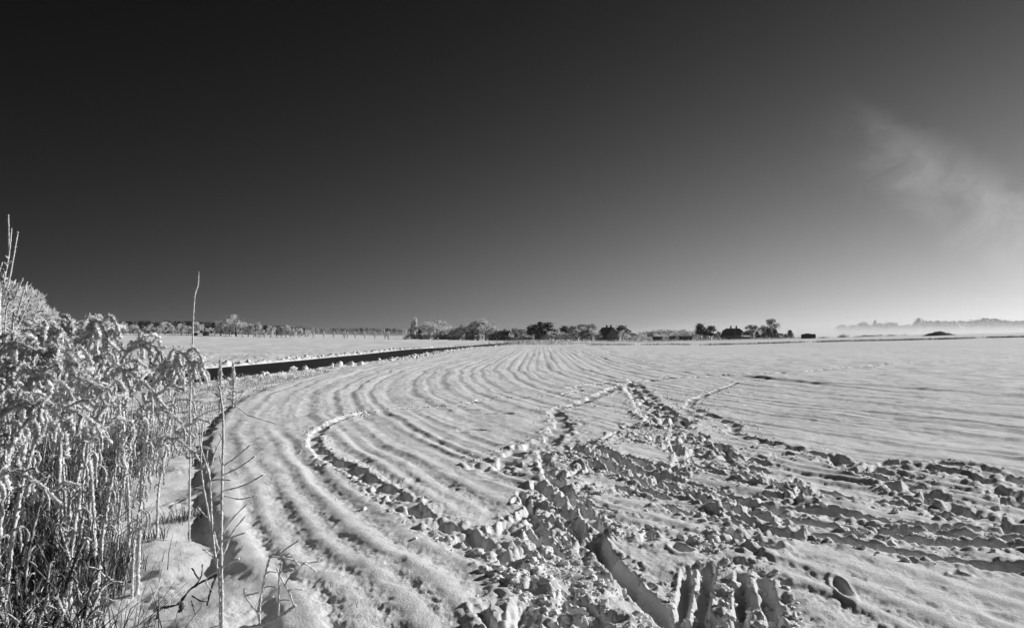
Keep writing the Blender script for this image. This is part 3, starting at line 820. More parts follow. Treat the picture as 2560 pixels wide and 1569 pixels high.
# frosted young trees before the forest, on the left field edge
G_Y = 'young frosted trees along the left forest edge'
for (u, vt) in ((256, 808), (284, 806), (309, 808), (335, 812), (362, 816), (381, 812), (398, 818), (413, 806), (431, 815), (454, 808), (471, 816)):
    tree('round' if u % 2 else 'oval', u, vt, 235 + random.uniform(-8, 12), 'young frosted tree in front of the dark forest left of the tall single stem', G_Y, width=1.3)
big = (('oval', 493, 804, 1.43, 'frosted tree just right of the tall single stem'), ('oval', 553, 800, 1.49, 'frosted oval tree left of the tallest tree on the far left field'), ('oval', 574, 810, 1.30, 'smaller frosted tree squeezed between the two tall field trees'),
       ('round', 590, 791, 1.37, 'tallest frosted tree on the far left field edge'), ('oval', 621, 809, 1.56, 'left one of the twin frosted trees right of the tallest'), ('oval', 639, 806, 1.43, 'right one of the twin frosted trees right of the tallest'),
       ('oval', 678, 814, 1.2, 'frosted tree leading the low clump toward the road'), ('round', 748, 820, 1.0, 'low frosted tree ending the clump beside the first stakes'))
for (k, u, vt, w, lb) in big: tree(k, u, vt, 240, lb, 'frosted trees on the left field edge', width=w)
for (u, vt) in ((692, 818), (703, 816), (715, 812), (727, 818), (736, 822)):
    tree('oval', u, vt, 245, 'frosted tree in the tight low clump left of the staked saplings', 'clump of frosted trees', width=1.15)
for (u, vt) in ((470, 824), (515, 820), (530, 818), (605, 826), (660, 824), (445, 826), (770, 826), (300, 826), (350, 826)):
    tree('shrub', u, vt, 255 + random.uniform(0, 10), 'low rimed bush at the foot of the dark forest', 'bushes at the forest foot', cat='bush', width=1.0)
for k, (u, vt) in enumerate(((765, 824), (784, 826), (810, 826), (835, 827), (861, 824), (869, 829), (888, 828), (912, 829), (938, 827), (963, 829), (971, 826))):
    o = tree('oval', u, vt, 250, 'thin staked sapling in the row along the far side of the left field', 'row of staked saplings', width=.5, name='sapling')
    st = MB(); s = o.scale[2]; st.tube([(.16, 0, -.02), (.16, 0, .62)], [.022, .02], 5); st.build('stake', M_POST, o)

# forest: a mass nobody could count
def forest(name, spans, label, n, tone_mats, seed, wfac=1.0, hjit=0.14, decid=0.15):
    """one joined stand of trees; spans: (u0, u1, vtop0, vtop1, d0, d1)"""
    rnd = random.Random(seed); mb = MB()
    for (u0, u1, va, vb, d0, d1) in spans:
        cnt = int(n * (u1 - u0) / 100)
        for k in range(cnt):
            f = rnd.random(); u = u0 + (u1 - u0) * f; d = rnd.uniform(d0, d1)
            x = ray(u, 800).x * d; zb = float(Hb(x, d)) - 0.3
            ht = (P(u, va + (vb - va) * f, d).z - zb) * rnd.uniform(1 - hjit * 1.6, 1 + hjit * .35)
            w = ht * rnd.uniform(.16, .26) * wfac
            leafy = rnd.random() < decid
            for q in range(46):
                z = rnd.random() ** .8
                rr_ = w * ((1 - z) ** .7 + .12) if not leafy else w * 1.2 * math.sqrt(max(.02, 1 - (2 * z - 1.1) ** 2))
                a = rnd.uniform(0, 6.283)
                p = Vector((x + math.cos(a) * rr_ * rnd.uniform(.3, 1), d + math.sin(a) * rr_ * rnd.uniform(.3, 1), zb + z * ht))
                tw(mb, p, Vector((math.cos(a), math.sin(a), rnd.uniform(-.2, .6))), ht * rnd.uniform(.08, .16), ht * rnd.uniform(.035, .07), (1 if rnd.random() < (.85 if leafy else .02) else 0), rnd)
    o = mb.build(name, tone_mats); tag(o, label, 'forest', kind='stuff'); return o
forest('pine_forest', [(120, 250, 802, 803, 330, 360), (250, 480, 803, 803, 330, 360), (480, 660, 803, 812, 335, 365), (660, 760, 812, 818, 345, 375)], 'dark conifer forest along the far side of the left field', 80, [M_NEEDLE, M_TWIG], 31, decid=.04)
forest('hazy_forest', [(740, 900, 819, 821, 620, 680), (900, 1060, 820, 822, 640, 720), (1060, 1420, 822, 824, 680, 760)], 'hazy dark forest on the skyline behind the hamlet', 60, [M_NEEDLE, M_TWIG], 32, decid=.1)

# the hamlet: trees
D = D_V
tree('poplar', 1037, 797, 318, 'tall slim frosted poplar rising left of the hamlet hedge', None, width=1.35)
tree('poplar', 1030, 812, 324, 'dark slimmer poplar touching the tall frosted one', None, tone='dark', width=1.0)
ham = [('round', 1073, 809, 318, 'frost', 1.0, 'frosted tree above the hedge nearest the tall poplar'), ('round', 1100, 806, 335, 'frost', 1.15, 'wide frosted tree standing behind the hedge centre'), ('round', 1092, 817, 306, 'frost', 1.25, 'low broad frosted tree in front of the hedge centre'),
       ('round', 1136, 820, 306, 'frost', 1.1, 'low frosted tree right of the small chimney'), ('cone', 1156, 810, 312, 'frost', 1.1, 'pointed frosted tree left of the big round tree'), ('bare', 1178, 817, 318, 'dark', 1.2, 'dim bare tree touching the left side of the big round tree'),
       ('bare', 1195, 808, 312, 'dark', 1.2, 'dark coloured tree painting the shaded half of the big round tree'), ('round', 1214, 803, 308, 'frost', 1.3, 'largest round frosted tree of the hamlet with bright crown'),  # first entry: dark twig colour stands in for shade on the big round tree
       ('bare', 1288, 823, 305, 'dark', .9, 'dark bare tree right of the pale wall'), ('bare', 1308, 829, 300, 'frost', 1.0, 'small frosted tree between pale house and dark spruces'), ('pine', 1330, 811, 305, 'needle', 1.0, 'dark pine with rimed crown, leftmost of the hamlet evergreens'),
       ('bare', 1341, 814, 312, 'frost', .8, 'frosted bare tree squeezed between the two left evergreens'), ('spruce', 1350, 804, 310, 'needle', 1.0, 'tall dark spruce forming the left top of the evergreens'), ('pine', 1371, 806, 312, 'needle', 1.05, 'tall dark pine forming the right top of the evergreens'),
       ('spruce', 1345, 826, 296, 'needle', 1.2, 'short dark spruce at the foot of the evergreens'), ('round', 1378, 830, 298, 'frost', 1.2, 'rimed bush tree in front of the tall dark pine'), ('pine', 1412, 814, 310, 'needle', 1.0, 'dark pine midway between tall evergreens and gabled house'),
       ('round', 1417, 834, 298, 'frost', 1.5, 'round rimed bush below the middle pine'), ('bare', 1434, 818, 315, 'dark', 1.0, 'dark bare tree right of the middle pine'), ('bare', 1455, 815, 318, 'dark', 1.2, 'grey bare tree with wide crown near the gabled house'),
       ('round', 1444, 832, 297, 'frost', 1.3, 'rimed bush below the grey bare tree'), ('round', 1468, 829, 297, 'frost', 1.2, 'rimed tree next left of the gabled house front'), ('bare', 1479, 813, 310, 'frost', .8, 'thin frosted tree rising behind the gabled house ridge'),
       ('round', 1488, 829, 294, 'frost', 1.1, 'rimed tree hiding the left corner of the gabled house'), ('pine', 1555, 813, 300, 'needle', 1.15, 'dark rounded pine standing right of the gabled house'), ('round', 1560, 828, 293, 'frost', .95, 'pale rimed tree in front of the rounded pine'),
       ('pine', 1751, 808, 292, 'needle', .85, 'tall ragged pine in the middle of the gardens'), ('pine', 1776, 814, 292, 'needle', 1.0, 'second ragged pine, right of the tallest garden pine'), ('bare', 1880, 816, 296, 'dark', 1.2, 'bare round tree right of the hipped house'),
       ('bare', 1928, 803, 300, 'dark', 1.0, 'tall bare spreading tree above the dark cypress pair'), ('spruce', 1893, 829, 285, 'needle', 1.5, 'small dark cypress left of the tall bare tree'), ('spruce', 1921, 819, 285, 'needle', 1.3, 'dark cypress directly below the tall bare tree'),
       ('spruce', 1937, 822, 287, 'needle', 1.2, 'dark cypress at the right foot of the tall bare tree'), ('spruce', 1975, 825, 280, 'needle', 1.5, 'dark bushy spruce left of the black container'), ('spruce', 1963, 834, 280, 'needle', 1.3, 'tiny dark spruce beside the bushy one'), ('bare', 1905, 822, 300, 'dark', 1.0, 'small bare tree between cypress and tall bare tree')]
for (k, u, vt, d, tone, w, lb) in ham: tree(k, u, vt, d, lb, 'trees of the hamlet', tone=tone, width=w)
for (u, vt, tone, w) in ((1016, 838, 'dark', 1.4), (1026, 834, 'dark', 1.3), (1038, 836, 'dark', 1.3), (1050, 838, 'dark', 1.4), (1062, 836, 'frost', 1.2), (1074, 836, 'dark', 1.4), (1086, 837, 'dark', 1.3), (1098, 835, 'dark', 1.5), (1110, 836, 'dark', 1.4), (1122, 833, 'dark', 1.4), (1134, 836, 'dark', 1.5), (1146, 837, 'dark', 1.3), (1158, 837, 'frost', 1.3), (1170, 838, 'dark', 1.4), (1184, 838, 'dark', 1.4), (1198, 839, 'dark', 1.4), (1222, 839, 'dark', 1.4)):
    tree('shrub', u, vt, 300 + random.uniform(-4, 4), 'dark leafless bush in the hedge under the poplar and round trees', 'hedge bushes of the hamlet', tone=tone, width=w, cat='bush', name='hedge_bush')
for (u, vt, tone, w) in ((1325, 842, 'dark', 1.5), (1360, 840, 'dark', 1.5), (1392, 840, 'dark', 1.5), (1408, 843, 'dark', 1.6), (1432, 842, 'dark', 1.6), (1458, 842, 'dark', 1.6), (1476, 843, 'dark', 1.6), (1500, 845, 'frost', 1.7), (1572, 842, 'dark', 1.6), (1302, 842, 'dark', 1.4)):
    tree('shrub', u, vt, 292 + random.uniform(-3, 3), 'low dark bush lining the hamlet between pale house and gabled house', 'low bushes before the evergreens', tone=tone, width=w, cat='bush', name='dark_bush')
for (u, vt, w) in ((1590, 838, 1.3), (1610, 835, 1.3), (1640, 834, 1.2), (1660, 833, 1.1), (1672, 838, 1.1), (1690, 831, 1.1), (1700, 836, 1.3), (1738, 834, 1.2), (1792, 836, 1.2), (1812, 840, 1.4), (1868, 834, 1.5), (1905, 838, 1.5), (1945, 836, 1.6), (1622, 842, 1.4), (1725, 842, 1.3), (1764, 840, 1.5)):
    tree('shrub', u, vt, 285 + random.uniform(-3, 8), 'rounded rimed bush among the garden sheds right of the gabled house', 'garden bushes', width=w, cat='bush', tone='frost' if u < 1750 else 'dark', name='garden_bush')
for (u, vt) in ((1600, 831), (1618, 828), (1637, 826), (1655, 825), (1672, 824), (1690, 826), (1708, 824), (1724, 827), (1742, 828)):
    tree('round', u, vt, 420, 'hazy rimed tree in the pale row behind the garden sheds', 'hazy trees behind the gardens', width=1.5)
for (u, vt, w, tone) in ((1388, 826, 1.0, 'dark'), (1400, 828, 1.2, 'frost'), (1426, 830, 1.2, 'dark'), (1440, 824, 1.1, 'frost'), (1463, 824, 1.0, 'dark'), (1583, 833, 1.2, 'dark'), (1602, 832, 1.1, 'frost'), (1626, 835, 1.3, 'dark'), (1655, 835, 1.2, 'frost'), (1696, 834, 1.2, 'dark'), (1735, 833, 1.1, 'frost'), (1764, 832, 1.1, 'dark'), (1796, 830, 1.1, 'dark'), (1862, 830, 1.2, 'dark'), (1870, 826, 1.0, 'frost'), (1908, 832, 1.2, 'dark'), (1950, 833, 1.2, 'dark')):
    tree('round', u, vt, 296 + random.uniform(-3, 8), ('dark leafless' if tone == 'dark' else 'pale rimed') + ' low tree filling the belt between the evergreens and the black container', 'low trees of the hamlet belt', tone=tone, width=w)
# misty far right
forest('misty_wood', [(2318, 2440, 803, 803, 900, 980), (2440, 2480, 798, 798, 900, 980), (2480, 2640, 801, 801, 900, 980)], 'pale misty wood on the skyline at the right', 62, [M_TWIGD, M_TWIGD], 33, wfac=1.9, decid=.9, hjit=.08)
tree('round', 2299, 798, 860, 'round misty tree standing alone left of the far wood', None, tone='dark', width=.75)
for (u, vt, w) in ((2112, 814, 1.6), (2125, 814, 1.7), (2136, 816, 1.5)): tree('round', u, vt, 880, 'faint misty tree in the leftmost low group above the mist', 'left group of misty trees', tone='dark', width=w)
for (u, vt, w) in ((2160, 808, 1.2), (2170, 810, 1.1)): tree('round', u, vt, 880, 'faint misty tree left of the slim pointed one', 'pair of misty trees', tone='dark', width=w)
tree('poplar', 2187, 803, 880, 'faint slim pointed tree above the mist', None, tone='dark', width=1.1)
for (u, vt, w) in ((2197, 810, 1.4), (2208, 812, 1.4), (2220, 808, 1.4), (2234, 810, 1.4), (2260, 814, 1.5), (2275, 813, 1.5)): tree('round', u, vt, 880, 'faint misty tree between the slim pointed tree and the round tree', 'middle misty trees', tone='dark', width=w)
for (u, vt) in ((2104, 835), (2112, 836), (2166, 836), (2180, 837), (2196, 836), (2260, 835), (2285, 836), (2300, 837)):
    tree('shrub', u, vt, 330, 'small frosted bush behind the low dark heaps', 'bushes behind the heaps', width=1.5, cat='bush', tone='frost')

# ------------------------------------------------------------------ buildings
def house(name, u, d, w, l, wall_h, roof_h, rz, label, wall=M_WALLD, roof=M_ROOF, chimneys=((0.0, .3),), windows=(), hip=0.0, cat='house', zoff=0.0):
    """gabled house: gable width w (x), length l (y), local gable front at -y"""
    x = ray(u, 840).x * d
    o = empty(name, (x, d, H(x, d) - 0.15 + zoff), rz)
    tag(o, label, cat, None)
    mb = MB(); t = wall_h + 0.15
    for sx in (-1, 1): mb.face([(sx * w / 2, -l / 2, 0), (sx * w / 2, l / 2, 0), (sx * w / 2, l / 2, t), (sx * w / 2, -l / 2, t)])
    rh = roof_h
    for sy in (-1, 1):
        k = 1 - hip
        mb.face([(-w / 2, sy * l / 2, 0), (w / 2, sy * l / 2, 0), (w / 2, sy * l / 2, t), (w / 2 * (1 - k), sy * l / 2, t + rh * k), (-w / 2 * (1 - k), sy * l / 2, t + rh * k), (-w / 2, sy * l / 2, t)])
    mb.build('wall', wall, o)
    rf = MB(); ov, th = 0.35, 0.16
    sl = rh / (w / 2)
    for sx in (-1, 1):
        a = [(sx * (w / 2 + ov), -l / 2 - ov, t - ov * sl + .05), (sx * (w / 2 + ov), l / 2 + ov, t - ov * sl + .05)]
        if hip > 0:
            kx = w / 2 * hip; dy = l / 2 + ov
            b = [(sx * kx, dy, t + rh * (1 - hip) + .05), (0.0, dy - kx * 1.1, t + rh + .05), (0.0, -dy + kx * 1.1, t + rh + .05), (sx * kx, -dy, t + rh * (1 - hip) + .05)]
        else: b = [(0, l / 2 + ov, t + rh + .05), (0, -l / 2 - ov, t + rh + .05)]
        pts = a + b
        rf.face(pts); rf.face([(p[0], p[1], p[2] + th) for p in pts])
        n = len(pts)
        for q in range(n): p, r_ = pts[q], pts[(q + 1) % n]; rf.face([p, r_, (r_[0], r_[1], r_[2] + th), (p[0], p[1], p[2] + th)])
    if hip > 0:
        kx = w / 2 * hip; dy = l / 2 + ov
        for sy in (-1, 1): rf.face([(-kx, sy * dy, t + rh * (1 - hip) + .05 + th), (kx, sy * dy, t + rh * (1 - hip) + .05 + th), (0, sy * (dy - kx * 1.1), t + rh + .05 + th)])
    ro = rf.build('roof', roof, o)
    for (cx_, cy_) in chimneys:
        c = MB(); c.box((cx_ * w, cy_ * l, t + rh * (1 - 2 * abs(cx_)) + 0.55), (.6, .6, 1.5)); c.box((cx_ * w, cy_ * l, t + rh * (1 - 2 * abs(cx_)) + 1.34), (.74, .74, .12)); c.build('chimney', M_WALLD, ro)
    for (face, pos, z, ww, wh) in windows:
        f, g_ = MB(), MB()
        if face in ('front', 'back'):
            yy = -l / 2 - .03 if face == 'front' else l / 2 + .03; s = -1 if face == 'front' else 1
            f.box((pos * w, yy, z), (ww + .2, .1, wh + .2)); g_.box((pos * w, yy + s * .06, z), (ww, .03, wh))
        else:
            s = 1 if face == 'right' else -1; xx = s * (w / 2 + .03)
            f.box((xx, pos * l, z), (.1, ww + .2, wh + .2)); g_.box((xx + s * .06, pos * l, z), (.03, ww, wh))
        fo = f.build('window', M_TRIM if wall is M_WALLD else M_DARK, o); g_.build('pane', M_GLASS, fo)
    return o
# gable front to the camera, ridge running back to the left
house('gabled_house', 1519, 300, 7.0, 7.6, 2.2, 3.7, R(28), 'dark steep gabled house with two chimneys beside the rounded pine', chimneys=((0.03, -.28), (.03, .12)), windows=(('front', -.22, 1.6, .9, 1.1), ('front', .14, 1.6, .9, 1.1), ('front', 0.0, 4.3, .8, .9)))
house('hipped_house', 1832, 292, 7.0, 7.6, 1.7, 3.3, R(60), 'broad dark house with clipped hip roof behind bare bushes', hip=.35, chimneys=((0.02, .1), (.02, -.2)), windows=(('left', -.2, 1.5, .9, 1.0), ('left', .2, 1.5, .9, 1.0)))
house('farm_house', 1256, 306, 6.5, 6.2, 2.6, 1.6, R(78), 'low long house with pale wall between the big round tree and dark bare tree', wall=M_WALLP, chimneys=(), windows=(('left', -.05, 1.75, 1.8, .55), ('left', .3, 1.75, .8, .7)))
house('barn', 1240, 308, 5.0, 5.0, 1.7, 2.5, R(40), 'dark steep shed roof touching the left end of the pale house', wall=M_DARK, chimneys=(), cat='barn')
house('roadside_house', 1057, 330, 5.5, 8.5, 3.2, 2.2, R(80), 'dark roofed house half hidden between the tall poplar and frosted trees', wall=M_WALLP, chimneys=(), windows=(('left', .1, 2.0, .9, 1.1), ('left', -.2, 2.0, .9, 1.1)))
house('chimney_house', 1122, 340, 6.0, 8, 3.0, 2.2, R(80), 'house hidden behind hedge trees with only its chimney showing', chimneys=((0, 0),))
house('white_gable_shed', 1173, 312, 4.0, 4.5, 1.6, 2.2, R(10), 'small pale gabled shed left of the big round tree', wall=M_WALLP, chimneys=(), cat='shed')
def shed(name, u, d, w, l, h, rz, label, roofmat=M_ROOFS):
    x = ray(u, 845).x * d
    o = empty(name, (x, d, H(x, d) - .08), rz); tag(o, label, 'shed')
    b = MB(); b.box((0, 0, h / 2), (w, l, h)); b.build('wall', M_DARK, o)
    r_ = MB(); i = 0
    r_.face([(-w / 2 - .3, -l / 2 - .3, h + .02), (w / 2 + .3, -l / 2 - .3, h + .02), (w / 2 + .3, l / 2 + .3, h + .35), (-w / 2 - .3, l / 2 + .3, h + .35)])
    r_.face([(-w / 2 - .3, -l / 2 - .3, h + .16), (w / 2 + .3, -l / 2 - .3, h + .16), (w / 2 + .3, l / 2 + .3, h + .49), (-w / 2 - .3, l / 2 + .3, h + .49)])
    for a, c in (((-1, -1), (1, -1)), ((1, -1), (1, 1)), ((1, 1), (-1, 1)), ((-1, 1), (-1, -1))):
        pa = (a[0] * (w / 2 + .3), a[1] * (l / 2 + .3), h + .02 + (.33 if a[1] > 0 else 0)); pc = (c[0] * (w / 2 + .3), c[1] * (l / 2 + .3), h + .02 + (.33 if c[1] > 0 else 0))
        r_.face([pa, pc, (pc[0], pc[1], pc[2] + .14), (pa[0], pa[1], pa[2] + .14)])
    r_.build('roof', roofmat, o)
    dd = MB(); dd.box((w * .2, -l / 2 - .02, h * .42), (.8, .06, h * .82)); dd.build('door', M_POST, o)
    return o
shed('garden_shed', 1643, 284, 3.2, 2.6, 1.9, .1, 'small dark garden shed with snowy roof, left of the three by the bushes')
shed('garden_shed', 1679, 286, 2.4, 2.4, 1.8, -.1, 'tiny dark garden shed with snowy roof between two round bushes', M_ROOF)
s3 = shed('garden_shed', 1714, 283, 4.4, 3.0, 1.8, .05, 'widest dark garden shed with a thin flue pipe', M_ROOF)
mp = MB(); mp.tube([(0.3, 0, 1.9), (.3, 0, 3.8)], [.07, .07], 6); mp.build('flue_pipe', M_DARK, s3)
shed('open_shelter', 1866, 276, 3.0, 2.4, 1.35, .1, 'low dark shelter with snowy roof in front of the hipped house')
shed('field_hut', 487, 232, 1.5, 1.5, 1.0, .2, 'tiny dark hut beside the tall single stem on the far field edge')
shed('field_hut', 514, 232, 1.6, 1.3, 1.1, .2, 'tiny dark hut left of the oval frosted tree on the far field edge', M_DARK)
# black container
x = ray(2021, 845).x * 235
ct = empty('container', (x, 235, H(x, 235) - .1), .05); tag(ct, 'black box container standing alone in the snow beside the bushy spruce', 'container')
b = MB(); b.box((0, 0, .8), (4.1, 2.2, 1.5)); b.build('body', M_DARK, ct)
b = MB(); b.box((0, -.4, 1.62), (3.9, 1.2, .12)); b.box((-.35, -.2, 1.74), (1.3, .9, .22)); b.build('load', M_DARK, ct)
for k in range(9):
    b = MB(); b.box((-1.85 + k * .46, -1.13, .8), (.09, .05, 1.4)); b.build('rib', M_DARK, ct)
# utility poles
for (u, vt, d, lb) in ((1784, 829, 288, 'thin pale pole standing right of the second ragged pine'), (1838, 818, 280, 'taller thin pole in front of the hipped house'), (1380, 838, 290, 'short pale post before the evergreens')):
    x = ray(u, 840).x * d; zb = H(x, d); zt = P(u, vt, d).z
    b = MB(); b.tube([(0, 0, -.1), (0, 0, zt - zb)], [.09, .06], 6); o = b.build('pole', M_POST); o.location = (x, d, zb); tag(o, lb, 'pole')
# parked cars in the gardens, snow on the roofs
def car(u, d, rz, label):
    x = ray(u, 845).x * d
    o = empty('parked_car', (x, d, H(x, d)), rz); tag(o, label, 'car', 'cars parked in the gardens')
    b = MB(); prof = [(-2.0, .3), (-2.05, .75), (-1.4, .85), (-.9, 1.35), (.7, 1.38), (1.3, .88), (2.05, .72), (2.05, .3)]
    for sy in (-1, 1): b.face([(p[0], sy * .8, p[1]) for p in prof])
    for k in range(len(prof)):
        p, q = prof[k], prof[(k + 1) % len(prof)]; b.face([(p[0], -.8, p[1]), (q[0], -.8, q[1]), (q[0], .8, q[1]), (p[0], .8, p[1])])
    b.build('body', M_CAR, o)
    b = MB(); b.box((-.1, 0, 1.43), (1.55, 1.5, .1)); b.build('snow_cover', M_CLOD, o)
    for sx in (-1.25, 1.3):
        for sy in (-.78, .78):
            b = MB(); b.tube([(sx, sy - .1, .3), (sx, sy + .1, .3)], .3, 10); b.build('wheel', M_DARK, o)
car(1826, 276, .1, 'dark snow topped car parked left of the low shelter')
car(1846, 274, -.15, 'dark snow topped car parked next to the low shelter')
# earth heaps on the right
def heap(u0, u1, vt, d, label, seed, mat=M_SOIL, name='earth_heap'):
    x0, x1 = ray(u0, 840).x * d, ray(u1, 840).x * d; xc, hw = (x0 + x1) / 2, (x1 - x0) / 2
    zb = H(xc, d); ht = max(.4, P((u0 + u1) / 2, vt, d).z - zb)
    n, m = 34, 14; V, F = [], []
    for j in range(m + 1):
        for i in range(n + 1):
            a, c = i / n * 2 - 1, j / m * 2 - 1
            px, py = xc + a * hw, d + c * min(hw * .6, 5)
            e = max(0, 1 - abs(a) ** 1.5) * max(0, 1 - c * c)
            asym = 1.0 - .28 * max(0, a)
            z = ht * e ** .75 * asym * (1 + .16 * mnoise.noise(Vector((a * 4 + seed, c * 3, 0))) + .10 * mnoise.noise(Vector((a * 11 + seed, c * 8, 3))))
            V.append((px, py, float(H(px, py)) - .12 + z))
    for j in range(m):
        for i in range(n): k = j * (n + 1) + i; F.append((k, k + 1, k + n + 2, k + n + 1))
    me = bpy.data.meshes.new(name); me.from_pydata(V, [], F); me.materials.append(mat); o = link(name, me); tag(o, label, 'heap')
    # dead weeds on the heap
    wb = MB(); rnd = random.Random(seed)
    for k in range(int(36 * hw / 4)):
        i = rnd.randrange(len(V)); p = Vector(V[i]); h_ = rnd.uniform(.15, .55)
        wb.tube([p - Vector((0, 0, .05)), p + Vector((rnd.uniform(-.1, .1), 0, h_))], [.03, .015], 3)
    w = wb.build('weeds', M_GRASS, o); w['kind'] = 'stuff'
    return o
heap(2312, 2384, 827, 205, 'biggest dark earth mound with weeds on its crest before the misty wood', 3)
heap(2211, 2246, 836, 225, 'rough dark heap of debris left of the biggest mound', 5)
heap(2128, 2206, 841, 232, 'long low dark heap along the field edge', 8)
heap(2098, 2121, 844, 236, 'short low dark heap in the middle of the row', 9)
heap(2044, 2074, 845, 238, 'flat low dark heap next right of the black container', 12)
# fence on the far left field edge
def fence(us, v, d, label, ph=1.15):
    o = empty('wire_fence', (0, 0, 0)); tag(o, label, 'fence')
    tops = []
    for u in us:
        x = ray(u, v).x * d; z = H(x, d)
        b = MB(); b.tube([(x, d, z - .1), (x, d, z + ph)], [.07, .06], 5); b.build('post', M_POST, o); tops.append((x, d, z))
    for f in (.5, .95):
        b = MB(); b.tube([(p[0], p[1], p[2] + ph * f) for p in tops], .014, 3); b.build('wire', M_POST, o)
fence(range(270, 690, 14), 838, 226, 'post and wire fence along the far edge of the left field')
fence(range(1588, 2010, 17), 852, 262, 'post and wire fence before the gardens', .9)
# dark low wall under the hamlet
wl = empty('garden_hedge', (0, 0, 0)); tag(wl, 'trimmed dark hedge running under the pale house', 'hedge')
b = MB(); rnd = random.Random(4)
for k in range(2400):
    u = rnd.uniform(1222, 1330); d = rnd.uniform(296, 298.5); x = ray(u, 850).x * d
    p = Vector((x, d, H(x, d) + rnd.uniform(0, 1.5))); tw(b, p, Vector((rnd.gauss(0, 1), rnd.gauss(0, 1), rnd.gauss(.5, 1))), .5, .12, 1 if rnd.random() < .04 else 0, rnd)
b.build('twigs', [M_TWIGD, M_TWIG], wl)

# grass along the far field edge
def tufts(name, places, label, mat, hmin, hmax, per, seed, spread=.15, wd=.02, cat='grass'):
    rnd = random.Random(seed); b = MB()
    for (x, y) in places:
        z = H(x, y)
        for k in range(per):
            px, py = x + rnd.gauss(0, spread), y + rnd.gauss(0, spread); h_ = rnd.uniform(hmin, hmax)
            a = rnd.uniform(0, 6.28); bend = rnd.uniform(.1, .6) * h_
            p0 = Vector((px, py, z - .03)); p1 = p0 + Vector((math.cos(a) * bend * .35, math.sin(a) * bend * .35, h_ * .6)); p2 = p0 + Vector((math.cos(a) * bend, math.sin(a) * bend, h_ * (.98 - .2 * (bend / h_))))
            b.tube([p0, p1, p2], [wd, wd * .8, wd * .25], 3)
    o = b.build(name, mat); tag(o, label, cat, kind='stuff'); return o
rnd = random.Random(9)
pl = []
for k in range(900):
    f = rnd.random() ** .9; u = 1470 + 1110 * f
    v = np.interp(u, [1470, 1700, 2000, 2300, 2560], [863, 861, 857, 849, 842])
    if mnoise.noise(Vector((u * .021, 0, 0))) < -.3: continue
    d = np.interp(u, [1470, 2000, 2560], [175, 165, 150]) + rnd.gauss(0, .8)
    pl.append((ray(u, v).x * d, d))
tufts('field_edge_grass', pl, 'dry grass strip along the far edge of the ploughed field', M_GRASS, .12, .55, 5, 1, .7, .035)
pl = []
for k in range(330):
    u = rnd.gauss(1345, 42); d = rnd.uniform(165, 195); pl.append((ray(u, 855).x * d, d))
tufts('reed_patch', pl, 'pale frosted reeds where the road disappears', M_FROST, .5, 1.5, 4, 2, .5, .045, cat='reeds')
pl = []
for k in range(420):
    u = rnd.uniform(1430, 2080); d = 268 + rnd.gauss(0, 3); pl.append((ray(u, 855).x * d, d))
tufts('garden_grass', pl, 'pale frosted grass along the garden fence', M_FROST, .3, .9, 4, 3, .8, .06)

# ------------------------------------------------------------------ verge between field edge and road
def edge_pt(y, g):
    """a place g metres right of the field edge (negative: left) at about distance y"""
    k = int(np.argmin(np.abs(EDGE[:, 1] - y))); k = min(max(k, 1), len(EDGE) - 2)
    t = EDGE[k + 1] - EDGE[k - 1]; t = t / np.linalg.norm(t); n = np.array([t[1], -t[0]])
    f = EDGE[k] + t * (y - EDGE[k][1]) * .9
    return f + n * g
pl = []
for k in range(230):
    y = 11 + 20 * rnd.random() ** 1.6; p = edge_pt(y, -rnd.uniform(.35, 5.5) if y < 24 else -rnd.uniform(.3, 2.6))
    dd = poly_dist(np.array([p[0]]), np.array([p[1]]), ROAD)[0][0]
    if dd > 3.4: pl.append((p[0], p[1]))
tufts('verge_grass', pl, 'short frosted grass on the verge before the road', M_RIME, .08, .32, 9, 4, .22, .007)
pl = [tuple(edge_pt(rnd.uniform(9, 40), -rnd.uniform(.2, 2.2))) for k in range(80)]
tufts('verge_stems', pl, 'dark matted grass lying on the verge snow', M_DRY, .06, .2, 9, 5, .25, .009)

